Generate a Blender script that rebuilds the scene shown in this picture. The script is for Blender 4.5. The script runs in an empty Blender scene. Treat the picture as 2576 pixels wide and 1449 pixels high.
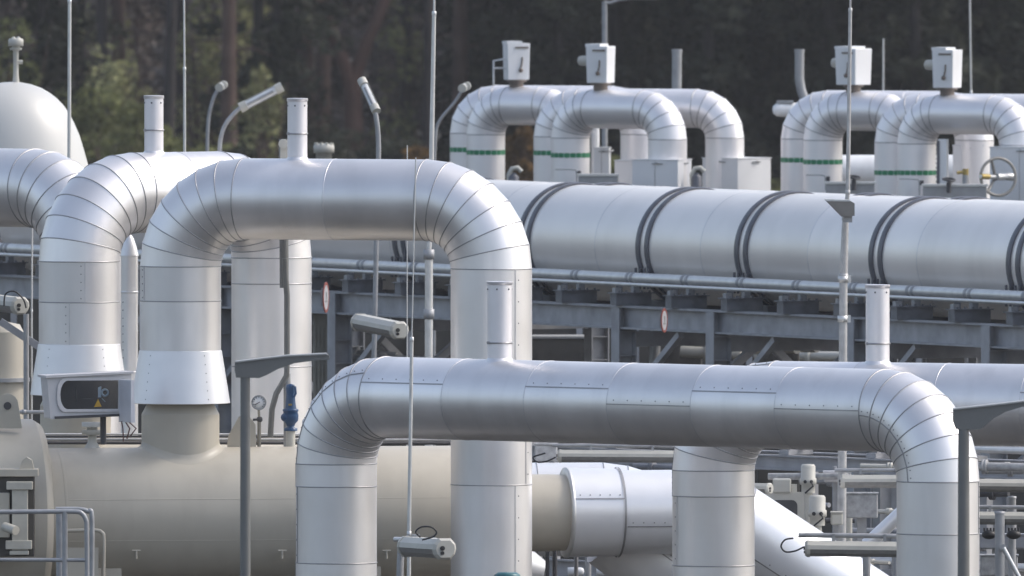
import bpy, bmesh, math, random
from mathutils import Vector, Matrix
R_ = math.radians
random.seed(7)
scene = bpy.context.scene
col = scene.collection

# ------------------------------------------------------------------ camera
FPX, CX, CY, YH, HC = 60000.0, 1288.0, 724.5, -760.0, 20.0     # focal length in photo units, centre, horizon, camera height
PITCH = math.atan((CY - YH) / FPX)
cam_d = bpy.data.cameras.new('camera'); cam = bpy.data.objects.new('camera', cam_d); col.objects.link(cam)
cam.location = (0, 0, HC); cam.rotation_euler = (math.pi / 2 - PITCH, 0, 0)
cam_d.sensor_width = 36.0; cam_d.lens = 36.0 * FPX / 2576.0
cam_d.clip_start = 1.0; cam_d.clip_end = 6000.0
cam_d.dof.use_dof = True; cam_d.dof.focus_distance = 445.0; cam_d.dof.aperture_fstop = cam_d.lens / 1000.0 / 0.20
scene.camera = cam
scene.render.resolution_x, scene.render.resolution_y = 1024, 576

# ------------------------------------------------------------------ light
SUN_EL, SUN_AZ = 46.0, 80.0            # azimuth measured from +Y (view direction) towards +X
world = bpy.data.worlds.new('World'); scene.world = world; world.use_nodes = True
wn = world.node_tree.nodes; wl = world.node_tree.links
bg = wn['Background']; sky = wn.new('ShaderNodeTexSky'); sky.sky_type = 'NISHITA'
sky.sun_disc = False; sky.sun_elevation = R_(SUN_EL); sky.sun_rotation = R_(SUN_AZ)
sky.air_density = 1.0; sky.dust_density = 3.0; sky.ozone_density = 1.6
bg.inputs[1].default_value = 0.15
hs = wn.new('ShaderNodeHueSaturation'); hs.inputs['Saturation'].default_value = 0.74      # thin high cloud greys the blue
wl.new(sky.outputs[0], hs.inputs['Color']); wl.new(hs.outputs[0], bg.inputs[0])
sd = bpy.data.lights.new('sun', 'SUN'); sun = bpy.data.objects.new('sun', sd); col.objects.link(sun)
sd.energy = 0.9; sd.angle = R_(10.0); sd.color = (1.0, 0.95, 0.88)
ts = Vector((math.sin(R_(SUN_AZ)) * math.cos(R_(SUN_EL)), math.cos(R_(SUN_AZ)) * math.cos(R_(SUN_EL)), math.sin(R_(SUN_EL))))
sun.rotation_euler = (-ts).to_track_quat('-Z', 'Y').to_euler(); sun.location = (60, 420, 120)
scene.view_settings.view_transform = 'Standard'; scene.view_settings.look = 'None'
scene.view_settings.exposure = 0.73; scene.view_settings.gamma = 1.0

# ------------------------------------------------------------------ helpers
V = Vector
Z = V((0, 0, 1))
def P(x, y, d):
    "point of the place seen at photo position x, y and at distance d"
    u, v = (x - CX) / FPX, (CY - y) / FPX
    c, s = math.cos(PITCH), math.sin(PITCH)
    dx, dy, dz = u, c + v * s, -s + v * c
    k = d / dy
    return V((dx * k, d, HC + dz * k))
def S(px, d): return px * d / FPX

def mat(name, color, rough=0.5, metal=0.0, var=0.0, nscale=3.0, namp=0.12, bump=0.0, bscale=8.0, island=0.0, spec=0.5, dirt=None, dirt_amt=0.0):
    m = bpy.data.materials.new(name); m.use_nodes = True
    nt = m.node_tree; N = nt.nodes; L = nt.links
    b = N['Principled BSDF']; b.inputs['Roughness'].default_value = rough; b.inputs['Metallic'].default_value = metal
    b.inputs['Specular IOR Level'].default_value = spec
    tc = N.new('ShaderNodeTexCoord')
    nz = N.new('ShaderNodeTexNoise'); nz.inputs['Scale'].default_value = nscale; nz.inputs['Detail'].default_value = 5.0
    L.new(tc.outputs['Object'], nz.inputs['Vector'])
    mr = N.new('ShaderNodeMapRange'); mr.inputs[3].default_value = 1 - namp; mr.inputs[4].default_value = 1 + namp
    mr.inputs[1].default_value = 0.3; mr.inputs[2].default_value = 0.7
    L.new(nz.outputs[0], mr.inputs[0])
    fac = mr.outputs[0]
    if island:
        g = N.new('ShaderNodeNewGeometry'); mi = N.new('ShaderNodeMapRange')
        mi.inputs[3].default_value = 1 - island; mi.inputs[4].default_value = 1 + island
        L.new(g.outputs['Random Per Island'], mi.inputs[0])
        mu = N.new('ShaderNodeMath'); mu.operation = 'MULTIPLY'
        L.new(fac, mu.inputs[0]); L.new(mi.outputs[0], mu.inputs[1]); fac = mu.outputs[0]
    vm = N.new('ShaderNodeVectorMath'); vm.operation = 'SCALE'
    vm.inputs[0].default_value = color[:3]
    L.new(fac, vm.inputs[3])
    out = vm.outputs[0]
    if dirt:
        n2 = N.new('ShaderNodeTexNoise'); n2.inputs['Scale'].default_value = nscale * 0.6; n2.inputs['Detail'].default_value = 8.0
        mp = N.new('ShaderNodeMapping'); mp.inputs['Scale'].default_value = (3.0, 3.0, 0.5)
        L.new(tc.outputs['Object'], mp.inputs[0]); L.new(mp.outputs[0], n2.inputs['Vector'])
        m2 = N.new('ShaderNodeMapRange'); m2.inputs[1].default_value = 0.5; m2.inputs[2].default_value = 0.75; m2.inputs[4].default_value = dirt_amt
        L.new(n2.outputs[0], m2.inputs[0])
        mx = N.new('ShaderNodeMix'); mx.data_type = 'RGBA'
        L.new(m2.outputs[0], mx.inputs[0]); L.new(out, mx.inputs[6]); mx.inputs[7].default_value = (*dirt, 1)
        out = mx.outputs[2]
    L.new(out, b.inputs['Base Color'])
    if var:
        mv = N.new('ShaderNodeMapRange'); mv.inputs[3].default_value = rough - var; mv.inputs[4].default_value = rough + var
        mv.inputs[1].default_value = 0.3; mv.inputs[2].default_value = 0.7
        L.new(nz.outputs[0], mv.inputs[0]); L.new(mv.outputs[0], b.inputs['Roughness'])
    if bump:
        nb = N.new('ShaderNodeTexNoise'); nb.inputs['Scale'].default_value = bscale; nb.inputs['Detail'].default_value = 3.0
        L.new(tc.outputs['Object'], nb.inputs['Vector'])
        bp = N.new('ShaderNodeBump'); bp.inputs['Strength'].default_value = bump; bp.inputs['Distance'].default_value = 0.05
        L.new(nb.outputs[0], bp.inputs['Height']); L.new(bp.outputs[0], b.inputs['Normal'])
    return m

M = {}
M['clad'] = mat('aluminium_cladding', (0.82, 0.80, 0.795), 0.41, 0.80, var=0.04, nscale=0.9, namp=0.05, bump=0.024, bscale=1.4, island=0.08, dirt=(0.56, 0.55, 0.55), dirt_amt=0.4)
M['clad_far'] = mat('aluminium_cladding_matt', (0.83, 0.81, 0.815), 0.42, 0.6, var=0.02, nscale=1.6, namp=0.03, bump=0.008, bscale=1.5, island=0.03)
M['seam'] = mat('cladding_seam', (0.36, 0.355, 0.36), 0.45, 0.72)
M['joint'] = mat('faint_cladding_joint', (0.66, 0.65, 0.66), 0.4, 0.8)
M['rivet'] = mat('rivet_steel', (0.20, 0.20, 0.21), 0.5, 0.6)
M['white'] = mat('white_paint', (0.76, 0.765, 0.77), 0.38, 0.0, nscale=2.0, namp=0.03, island=0.02, dirt=(0.55, 0.53, 0.5), dirt_amt=0.25)
M['whiteclad'] = mat('white_cladding', (0.82, 0.82, 0.83), 0.33, 0.35, nscale=2.0, namp=0.03, island=0.02)
M['pipewhite'] = mat('pale_grey_pipe_paint', (0.81, 0.772, 0.735), 0.37, 0.42, nscale=0.6, namp=0.05, island=0.05, dirt=(0.5, 0.48, 0.45), dirt_amt=0.2)
M['beige'] = mat('beige_vessel_paint', (0.48, 0.44, 0.365), 0.42, 0.0, nscale=1.2, namp=0.05, bump=0.02, bscale=3.0, dirt=(0.38, 0.34, 0.28), dirt_amt=0.42)
M['cream'] = mat('cream_paint', (0.48, 0.465, 0.415), 0.45, 0.0, nscale=4.0, namp=0.06)
M['galv'] = mat('galvanised_steel', (0.33, 0.335, 0.345), 0.5, 0.3, var=0.05, nscale=5.0, namp=0.12)
M['galvlight'] = mat('bright_galvanised_steel', (0.62, 0.62, 0.61), 0.4, 0.55, nscale=5.0, namp=0.08)
M['beam'] = mat('blue_grey_steel_paint', (0.31, 0.315, 0.335), 0.5, 0.1, nscale=2.5, namp=0.2, island=0.08, dirt=(0.3, 0.3, 0.3), dirt_amt=0.3)
M['strap'] = mat('dark_strap_paint', (0.11, 0.113, 0.13), 0.4, 0.3, nscale=5.0, namp=0.15)
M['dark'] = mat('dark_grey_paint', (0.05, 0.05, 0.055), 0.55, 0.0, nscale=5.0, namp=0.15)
M['black'] = mat('black_rubber', (0.012, 0.012, 0.014), 0.5)
M['lampgrey'] = mat('lamp_grey_paint', (0.16, 0.162, 0.158), 0.4, 0.1, nscale=4.0, namp=0.06)
M['green'] = mat('green_marking_tape', (0.02, 0.21, 0.09), 0.45, 0.0, nscale=6.0, namp=0.2)
M['red'] = mat('red_sign_paint', (0.30, 0.09, 0.07), 0.5)
M['blue'] = mat('blue_valve_paint', (0.016, 0.062, 0.15), 0.35, 0.0, nscale=6.0, namp=0.15)
M['teal'] = mat('teal_valve_paint', (0.03, 0.13, 0.15), 0.35, 0.0, nscale=6.0, namp=0.15)
M['brass'] = mat('brass', (0.36, 0.27, 0.09), 0.45, 0.5)
M['yellow'] = mat('yellow_warning_paint', (0.52, 0.30, 0.03), 0.5)
M['glass'] = mat('dark_window', (0.012, 0.012, 0.012), 0.12, 0.0, spec=0.6)
M['lens'] = mat('lamp_diffuser', (0.55, 0.56, 0.56), 0.25, 0.0, nscale=9.0, namp=0.1)
M['lenscap'] = mat('frosted_polycarbonate', (0.20, 0.195, 0.185), 0.3, 0.0, nscale=9.0, namp=0.1)
M['skid'] = mat('shade_darkened_skid_paint', (0.06, 0.054, 0.046), 0.6, 0.0, nscale=1.0, namp=0.12)  # brown grey taken darker, so shade under the rack is in the colour
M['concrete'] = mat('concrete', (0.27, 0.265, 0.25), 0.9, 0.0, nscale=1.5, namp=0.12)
M['gravel'] = mat('gravel_ground', (0.036, 0.034, 0.031), 0.95, 0.0, nscale=0.05, namp=0.3, bump=0.4, bscale=3.0)
M['sky_hiding_rise'] = mat('woodland_floor', (0.028, 0.027, 0.022), 0.95, 0.0, nscale=0.08, namp=0.4)
M['bark'] = mat('pine_bark', (0.085, 0.052, 0.040), 0.9, 0.0, nscale=0.9, namp=0.45, bump=0.5, bscale=6.0)
M['barkdark'] = mat('dark_bark', (0.028, 0.022, 0.021), 0.9, 0.0, nscale=0.9, namp=0.4, bump=0.5, bscale=6.0)
M['barkred'] = mat('red_pine_bark', (0.10, 0.055, 0.042), 0.9, 0.0, nscale=0.7, namp=0.35, bump=0.5, bscale=6.0)
M['vent'] = mat('vent_cladding', (0.82, 0.80, 0.82), 0.42, 0.5, var=0.02, nscale=3, namp=0.03, bump=0.008, bscale=2.0)
M['skirtclad'] = mat('bright_cladding', (0.79, 0.785, 0.79), 0.42, 0.45, var=0.02, nscale=2, namp=0.03, bump=0.006, bscale=2.0)
M['greenpale'] = mat('pale_green_backing', (0.20, 0.42, 0.30), 0.5)
M['bronze'] = mat('brown_bronze', (0.16, 0.13, 0.11), 0.5, 0.3)
M['boxgrey'] = mat('grey_white_sheet', (0.70, 0.705, 0.72), 0.42, 0.15, nscale=2.0, namp=0.03)
M['dome'] = mat('warm_white_tank_paint', (0.56, 0.55, 0.52), 0.4, 0.05, nscale=0.6, namp=0.03)
M['lampwarm'] = mat('warm_grey_lamp_paint', (0.20, 0.19, 0.18), 0.4, 0.1)
M['lamplight'] = mat('pale_lamp_cover', (0.36, 0.36, 0.355), 0.4)
M['lampwhite'] = mat('white_lamp_lens', (0.62, 0.63, 0.64), 0.3, 0.0)
M['brasspipe'] = mat('dull_steel_pipe', (0.30, 0.28, 0.24), 0.4, 0.5)
M['cabgrey'] = mat('pale_grey_cabinet_paint', (0.56, 0.55, 0.56), 0.4, 0.05, nscale=4, namp=0.05)
M['cabdoor'] = mat('cabinet_door_paint', (0.66, 0.66, 0.70), 0.35, 0.1, nscale=4, namp=0.05)
M['lampdial'] = mat('blue_grey_switch', (0.22, 0.28, 0.33), 0.4)
M['cablered'] = mat('brown_cable', (0.10, 0.045, 0.045), 0.5)
M['skidpale'] = mat('pale_skid_paint', (0.25, 0.235, 0.20), 0.6)
M['beigepale'] = mat('pale_beige_paint', (0.50, 0.47, 0.40), 0.45)
M['mastgrey'] = mat('weathered_galvanised_mast', (0.46, 0.455, 0.45), 0.5, 0.3, nscale=7.0, namp=0.15)
M['signface'] = mat('faded_sign_face', (0.50, 0.50, 0.52), 0.5)
M['saddlegrey'] = mat('dark_grey_saddle_paint', (0.15, 0.155, 0.17), 0.5, 0.1, nscale=4.0, namp=0.2)
M['wheelgrey'] = mat('warm_grey_wheel_paint', (0.27, 0.26, 0.24), 0.5, 0.1)
M['greymid'] = mat('mid_grey_speckled_paint', (0.33, 0.33, 0.33), 0.6, 0.05, nscale=9.0, namp=0.25)
def leafmat(n, c, tr=0.3):
    m = mat(n, c, 0.7, 0.0, nscale=0.35, namp=0.45, island=0.45, spec=0.2)
    nt = m.node_tree; b = nt.nodes['Principled BSDF']; o = nt.nodes['Material Output']
    t = nt.nodes.new('ShaderNodeBsdfTranslucent'); mx = nt.nodes.new('ShaderNodeMixShader'); mx.inputs[0].default_value = tr
    src = b.inputs['Base Color'].links[0].from_socket
    nt.links.new(src, t.inputs[0]); nt.links.new(b.outputs[0], mx.inputs[1]); nt.links.new(t.outputs[0], mx.inputs[2]); nt.links.new(mx.outputs[0], o.inputs[0])
    return m
M['leaf_dark'] = leafmat('dark_conifer_needles', (0.042, 0.045, 0.030))
M['leaf_mid'] = leafmat('mid_green_leaves', (0.18, 0.19, 0.075))
M['leaf_pale'] = leafmat('pale_olive_leaves', (0.27, 0.27, 0.13))
M['leaf_rust'] = leafmat('rusty_autumn_leaves', (0.17, 0.10, 0.035))
M['twig'] = leafmat('bare_brown_twigs', (0.20, 0.168, 0.15), 0.1)

class MB:
    "collects shapes (world coordinates) that become ONE mesh object"
    def __init__(s): s.v = []; s.f = []; s.mi = []; s.sm = []
    def quadring(s, rings, closed=True, mi=0, smooth=True, cap0=False, cap1=False):
        base = len(s.v); n = len(rings[0])
        for r in rings: s.v += [V(p) for p in r]
        for i in range(len(rings) - 1):
            for j in range(n if closed else n - 1):
                k = (j + 1) % n
                s.f.append((base + i * n + j, base + i * n + k, base + (i + 1) * n + k, base + (i + 1) * n + j)); s.mi.append(mi); s.sm.append(smooth)
        if cap0:
            b = len(s.v); s.v += [V(p) for p in rings[0]]; s.f.append(tuple(range(b, b + n))[::-1]); s.mi.append(mi); s.sm.append(False)
        if cap1:
            b = len(s.v); s.v += [V(p) for p in rings[-1]]; s.f.append(tuple(range(b, b + n))); s.mi.append(mi); s.sm.append(False)
        return s
    def frame(s, d):
        d = d.normalized(); a = V((0, 0, 1)) if abs(d.z) < 0.9 else V((1, 0, 0))
        x = d.cross(a).normalized(); y = d.cross(x).normalized(); return x, y
    def circ(s, c, x, y, r, n): return [c + x * (r * math.cos(2 * math.pi * i / n)) + y * (r * math.sin(2 * math.pi * i / n)) for i in range(n)]
    def cyl(s, a, b, r0, r1=None, n=20, mi=0, caps=True):
        r1 = r0 if r1 is None else r1; a = V(a); b = V(b); x, y = s.frame(b - a)
        return s.quadring([s.circ(a, x, y, r0, n), s.circ(b, x, y, r1, n)], mi=mi, cap0=caps, cap1=caps)
    def lathe(s, o, d, prof, n=32, mi=0, cap0=False, cap1=False):
        "prof: list of (distance along d, radius); sharp where the same pair is given twice"
        o = V(o); d = V(d).normalized(); x, y = s.frame(d); run = []
        for i, (t, r) in enumerate(prof):
            ring = s.circ(o + d * t, x, y, max(r, 1e-4), n)
            if i and prof[i] == prof[i - 1]:
                s.quadring(run, mi=mi); run = [ring]
            else: run.append(ring)
        s.quadring(run, mi=mi)
        t, r = prof[0]
        if cap0: s.f.append(tuple(len(s.v) + i for i in range(n))[::-1]); s.v += s.circ(o + d * t, x, y, r, n); s.mi.append(mi); s.sm.append(False)
        t, r = prof[-1]
        if cap1: s.f.append(tuple(len(s.v) + i for i in range(n))); s.v += s.circ(o + d * t, x, y, r, n); s.mi.append(mi); s.sm.append(False)
        return s
    def tube(s, pts, r, n=10, mi=0, caps=True, r1=None):
        pts = [V(p) for p in pts]; rings = []; x = None; m = len(pts)
        for i, p in enumerate(pts):
            t = (pts[min(i + 1, m - 1)] - pts[max(i - 1, 0)]).normalized()
            if x is None: x, y = s.frame(t)
            else:
                x = (x - t * x.dot(t)).normalized(); y = t.cross(x).normalized()
            rr = r if r1 is None else r + (r1 - r) * i / (m - 1)
            rings.append(s.circ(p, x, y, rr, n))
        return s.quadring(rings, mi=mi, cap0=caps, cap1=caps)
    def box(s, c, ex, ey, ez, mi=0, taper=1.0):
        "box with centre c and half-edge vectors; taper scales the -ez end"
        c = V(c); b = len(s.v)
        for sz in (-1, 1):
            k = taper if sz < 0 else 1.0
            for sx, sy in ((-1, -1), (1, -1), (1, 1), (-1, 1)): s.v.append(c + ex * (sx * k) + ey * (sy * k) + ez * sz)
        for f in ((0, 3, 2, 1), (4, 5, 6, 7), (0, 1, 5, 4), (1, 2, 6, 5), (2, 3, 7, 6), (3, 0, 4, 7)):
            s.f.append(tuple(b + i for i in f)); s.mi.append(mi); s.sm.append(False)
        return s
    def abox(s, c, sx, sy, sz, yaw=0.0, mi=0, taper=1.0):
        ca, sa = math.cos(yaw), math.sin(yaw)
        return s.box(c, V((ca, sa, 0)) * sx / 2, V((-sa, ca, 0)) * sy / 2, Z * sz / 2, mi, taper)
    def bar(s, a, b, w, h, mi=0, up=Z):
        a = V(a); b = V(b); d = (b - a); x = d.cross(up).normalized(); y = x.cross(d).normalized()
        return s.box((a + b) / 2, x * w / 2, y * h / 2, d / 2, mi)
    def prism(s, pts, ext, mi=0, smooth=False):
        "polygon pts extruded by vector ext"
        pts = [V(p) for p in pts]; q = [p + ext for p in pts]; n = len(pts)
        b = len(s.v); s.v += pts + q
        s.f += [tuple(range(b, b + n)), tuple(range(b + n, b + 2 * n))[::-1]]; s.mi += [mi, mi]; s.sm += [False, False]
        b2 = len(s.v); s.v += pts + q
        for i in range(n):
            k = (i + 1) % n; s.f.append((b2 + i, b2 + n + i, b2 + n + k, b2 + k)); s.mi.append(mi); s.sm.append(smooth)
        return s
    def ball(s, c, rx, ry=None, rz=None, n=12, mi=0):
        ry = ry or rx; rz = rz or rx; c = V(c); rings = []
        for i in range(n // 2 + 1):
            a = -math.pi / 2 + math.pi * i / (n // 2); k = max(math.cos(a), 1e-3)
            rings.append([c + V((rx * k * math.cos(2 * math.pi * j / n), ry * k * math.sin(2 * math.pi * j / n), rz * math.sin(a))) for j in range(n)])
        return s.quadring(rings, mi=mi)
    def torus(s, c, axis, R, r, n=32, m=8, mi=0, a0=0.0, a1=2 * math.pi):
        c = V(c); axis = V(axis).normalized(); x, y = s.frame(axis); full = abs(a1 - a0 - 2 * math.pi) < 1e-6; rings = []
        for i in range(n + 1):
            a = a0 + (a1 - a0) * i / n; e = x * math.cos(a) + y * math.sin(a)
            rings.append([c + e * (R + r * math.cos(2 * math.pi * j / m)) + axis * (r * math.sin(2 * math.pi * j / m)) for j in range(m)])
        return s.quadring(rings, mi=mi, cap0=not full, cap1=not full)
    def build(s, name, mats, parent=None, bevel=0.0):
        me = bpy.data.meshes.new(name)
        o = bpy.data.objects.new(name, me); col.objects.link(o)
        off = V((0, 0, 0))
        if parent is not None:
            o.parent = parent; p = parent
            while p is not None: off += p.location; p = p.parent
        me.from_pydata([tuple(v - off) for v in s.v], [], s.f)
        for m in (mats if isinstance(mats, (list, tuple)) else [mats]): me.materials.append(M[m] if isinstance(m, str) else m)
        me.polygons.foreach_set('material_index', s.mi); me.polygons.foreach_set('use_smooth', s.sm)
        me.update()
        bm = bmesh.new(); bm.from_mesh(me); bmesh.ops.recalc_face_normals(bm, faces=bm.faces); bm.to_mesh(me); bm.free()
        if bevel:
            md = o.modifiers.new('bevel', 'BEVEL'); md.width = bevel; md.segments = 2; md.limit_method = 'ANGLE'
        return o
def tag(o, label, cat, group=None, kind=None):
    if label: o['label'] = label
    if cat: o['category'] = cat
    if group: o['group'] = group
    if kind: o['kind'] = kind
    return o
def thing(name, label, cat, loc, group=None):
    o = bpy.data.objects.new(name, None); col.objects.link(o); o.location = loc; o.empty_display_size = 0.3
    return tag(o, label, cat, group)
def children(o): return [c for c in bpy.data.objects if c.parent == o]
def copy_tree(o, parent=None):
    c = o.copy(); col.objects.link(c); c.parent = parent
    for ch in children(o): copy_tree(ch, c)
    return c
def struct(name, mb, m):
    o = mb.build(name, m); o['kind'] = 'structure'; return o

# ------------------------------------------------------------------ ground and added sky-hiding rise
g = MB(); g.prism([(-2000, -1500, -0.3), (2000, -1500, -0.3), (2000, 2400, -0.3), (-2000, 2400, -0.3)], V((0, 0, 0.3)))
struct('ground', g, 'gravel')
h = MB(); rows = []  # rise added behind the wood to block bright sky showing through its gaps
for j in range(14):
    yy = 1010 + j * 22; row = []
    for i in range(41):
        xx = -400 + i * 20
        zz = 0.2 + 48 * (1 - math.cos(min(1, max(0, (j - 1) / 9)) * math.pi)) / 2 + (1.5 * math.sin(i * 1.7 + j) if j > 1 else 0)
        row.append((xx, yy, zz))
    rows.append(row)
h.quadring(rows, closed=False); struct('sky_hiding_rise', h, 'sky_hiding_rise')

# ------------------------------------------------------------------ clad pipe arches
def ringpts(C, w, N, r, n): return [C + w * (r * math.cos(2 * math.pi * i / n)) + N * (r * math.sin(2 * math.pi * i / n)) for i in range(n)]
def clad_nodes(mb, nodes, R, n=56, bead=0.014, bw=0.012, first=True, last=True, smi=1):
    "nodes: (centre, tangent, side, out). one flat-sided cladding sheet per pair and a raised seam at each node"
    for a, b in zip(nodes[:-1], nodes[1:]):
        mb.quadring([ringpts(a[0], a[2], a[3], R, n), ringpts(b[0], b[2], b[3], R, n)])
    for i, (C, T, w, N) in enumerate(nodes):
        if (i == 0 and not first) or (i == len(nodes) - 1 and not last): continue
        prof = [(-bw, R - 0.004), (-bw * 0.6, R + bead), (bw * 0.6, R + bead), (bw, R - 0.004)]
        mb.quadring([ringpts(C + T * t, w, N, r, n) for t, r in prof], mi=smi)
def seam_line(mb, pts_nodes, R, phi, rivets=5, w=0.010, hgt=0.010, rv=0.013, roff=0.075, smi=1):
    "lap joint with a row of rivets along a run of nodes at angle phi round the pipe"
    pr = []
    for C, T, sd_, N in pts_nodes:
        e = sd_ * math.cos(phi) + N * math.sin(phi); f = (-sd_ * math.sin(phi) + N * math.cos(phi))
        pr.append([C + e * (R - 0.002) - f * w, C + e * (R + hgt) - f * w, C + e * (R + hgt) + f * w, C + e * (R - 0.002) + f * w])
    mb.quadring(pr, mi=smi, smooth=False, cap0=True, cap1=True)
    ph2 = phi + roff / R
    for (C0, T0, s0, N0), (C1, T1, s1, N1) in zip(pts_nodes[:-1], pts_nodes[1:]):
        for k in range(rivets):
            u = (k + 0.5) / rivets
            C = C0.lerp(C1, u); e = (s0.lerp(s1, u).normalized()) * math.cos(ph2) + (N0.lerp(N1, u).normalized()) * math.sin(ph2)
            mb.ball(C + e * R, rv, n=6, mi=2)
CL = ['clad', 'seam', 'rivet']
def arch(label, L, Rr, top_px, R, RcK=1.67, ng=7, zl=0.3, zr=0.3, leg_panels=(2.2, 2.2), run_panel=1.93, run_seams=None, leg_seam=(R_(25), R_(25)), elbow_seam=(None, None), m='clad', cat='pipe', group=None, name='pipe_arch', leg_smi=3, n=64, rivets=5, bead=0.011):
    "upside-down U of clad pipe. L, Rr: (x, distance) of the two legs; top_px: photo height of its crown over the left leg"
    mats = [m, 'seam', 'rivet', 'joint']
    pl, pr = P(L[0], 700, L[1]), P(Rr[0], 700, Rr[1])
    zt = P(L[0], top_px, L[1]).z; za = zt - R; Rc = RcK * R
    A = V((pl.x, pl.y, 0)); B = V((pr.x, pr.y, 0)); hd = (B - A).normalized(); ln = (B - A).length
    w = V((hd.y, -hd.x, 0))
    if w.y > 0: w = -w
    root = thing(name, label, cat, (A.x, A.y, zl if zl < 5 else 0), group)
    def legnodes(base, z0, z1, out, step):
        if not isinstance(step, tuple): step = (step, step)
        zs = [z1]; q = step[0]
        while zs[-1] - q > z0 + 0.25: zs.append(zs[-1] - q); q = step[1]
        return [(V((base.x, base.y, z)), Z, w, out) for z in zs + [z0]][::-1]
    zj = za - Rc
    def elbow(base, sgn):
        c = V((base.x, base.y, zj)) + hd * (Rc * sgn); nd = []
        for i in range(ng + 1):
            b = math.pi / 2 * i / ng; rad = -hd * sgn * math.cos(b) + Z * math.sin(b)
            tan = hd * sgn * math.sin(b) + Z * math.cos(b)
            nd.append((c + rad * Rc, tan, w, rad))
        return nd
    parts = {}
    for key, base, z0, sg, sm, es in (('l', A, zl, 1, leg_seam[0], elbow_seam[0]), ('r', B, zr, -1, leg_seam[1], elbow_seam[1])):
        if z0 < zj - 0.05:
            nd = legnodes(base, z0, zj, -hd * sg, leg_panels[0] if key == 'l' else leg_panels[1])
            mb = MB(); clad_nodes(mb, nd, R, n, bead, last=False)
            if sm is not None:
                for q, (a, b) in enumerate(zip(nd[:-1], nd[1:])): seam_line(mb, [a, b], R, sm + (0.0 if q % 2 == 0 else R_(-22) * sg), rivets, smi=leg_smi)
            mb.build('leg', mats, root)
        nd = elbow(base, sg); mb = MB(); clad_nodes(mb, nd, R, n, bead)
        if es is not None: seam_line(mb, nd, R, es, 2)
        mb.build('elbow', mats, root)
    s0, s1 = A + hd * Rc + Z * za, B - hd * Rc + Z * za; lr = (s1 - s0).length
    k = max(1, round(lr / run_panel)); nd = [(s0.lerp(s1, i / k), hd, w, Z.copy()) for i in range(k + 1)]
    mb = MB(); clad_nodes(mb, nd, R, n, bead * 0.5, first=False, last=False, smi=3)
    for i in range(k):
        ph = run_seams[i % len(run_seams)] if run_seams else None
        if ph is not None: seam_line(mb, [nd[i], nd[i + 1]], R, R_(ph), 6)
    mb.build('straight_run', mats, root)
    return root, dict(A=A, B=B, hd=hd, w=w, za=za, zt=zt, R=R, len=ln, Rc=Rc, zj=zj)
def on_run(a, xpx):
    "point on the crown of an arch that is seen at photo x"
    tx = (xpx - CX) / FPX; A, hd = a['A'], a['hd']
    t = (tx * A.y - A.x) / (hd.x - tx * hd.y)
    return A + hd * t + Z * a['zt']
def vent(root, a, xpx, top_px, wpx, band_px):
    p = on_run(a, xpx); d = p.y; r = S(wpx / 2, d); zt = P(xpx, top_px, d).z; zb = P(xpx, band_px, d).z
    mb = MB(); b = V((p.x, p.y, p.z - 0.25))
    mb.cyl(b, V((p.x, p.y, zt - 0.03)), r, n=32, caps=False)
    mb.lathe((p.x, p.y, zt - 0.06), Z, [(0, r), (0, r + 0.012), (0.06, r + 0.012), (0.06, r + 0.012), (0.055, r * 0.9), (0.03, 0.0)], n=32)
    for k in range(6):
        an = 2 * math.pi * k / 6 + 0.3; mb.ball((p.x + r * math.cos(an), p.y + r * math.sin(an), zt - 0.14), 0.02, n=6, mi=1)
    v = mb.build('vent_stack', ['vent', 'rivet'], root)
    c = MB(); c.lathe((p.x, p.y, zb - 0.015), Z, [(0, r - 0.004), (0, r + 0.016), (0.03, r + 0.016), (0.03, r - 0.004)], n=32)
    c.abox((p.x - r * 0.93, p.y - r * 0.5, zb), 0.05, 0.05, 0.05); c.build('clamp_band', 'seam', v)
    f = MB(); f.lathe((p.x, p.y, p.z - 0.06), Z, [(0, r + 0.05), (0.075, r + 0.012), (0.09, r - 0.004)], n=32); f.build('collar', 'clad', v)

# front arch
fr, fa = arch('long silver front arch whose crossbar spans bottom middle to bottom right', (846, 443), (2360, 433), 894, 0.753,
              run_seams=[23, None, 23, 1, 23, 1, 1], run_panel=1.95, leg_seam=(R_(52), R_(118)), elbow_seam=(R_(38), R_(-5)), leg_panels=((0.42, 1.42), (0.95, 1.2)), leg_smi=1, group='clad pipe arches')
vent(fr, fa, 1257, 708, 62, 862)
# second low arch behind it, running out on the right
sr, sa = arch('silver arch running out of frame at right just behind the front crossbar', (1795, 446), (2985, 442), 906, 0.77,
              run_seams=[None, 15, None, 20], leg_seam=(R_(60), None), elbow_seam=(R_(70), None), leg_panels=((0.48, 1.3), 2.6), group='clad pipe arches')
vent(sr, sa, 2208, 716, 60, 864)
# tall arch in the middle, its left foot on the beige vessel
mr_, ma = arch('tall silver arch in the middle, left foot flared over the beige vessel nozzle', (454, 455), (1236, 453), 397, 0.774,
               zl=P(454, 884, 455).z, run_seams=[None, None, -12, None], run_panel=1.5, leg_seam=(R_(66), R_(55)), leg_panels=((0.66, 1.0), 2.05), group='clad pipe arches')
vent(mr_, ma, 748, 247, 50, 336)
# tall arch at the left going away
lr_, la = arch('tall silver arch at left turned away, its left foot flared behind the grey cabinet', (199, 458), (683, 461), 386, 0.775,
               zl=P(199, 867, 458).z, run_panel=1.0, leg_seam=(R_(52), R_(100)), leg_panels=((0.78, 1.0), (0.5, 1.6)), group='clad pipe arches')
vent(lr_, la, 387, 240, 48, 327)
# far-left arch
zr0, z0a = arch('silver arch cut off by the left edge of the photo below the white dome', (-372, 472.5), (206, 468), 366, 0.774, leg_seam=(None, None), group='clad pipe arches')

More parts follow.
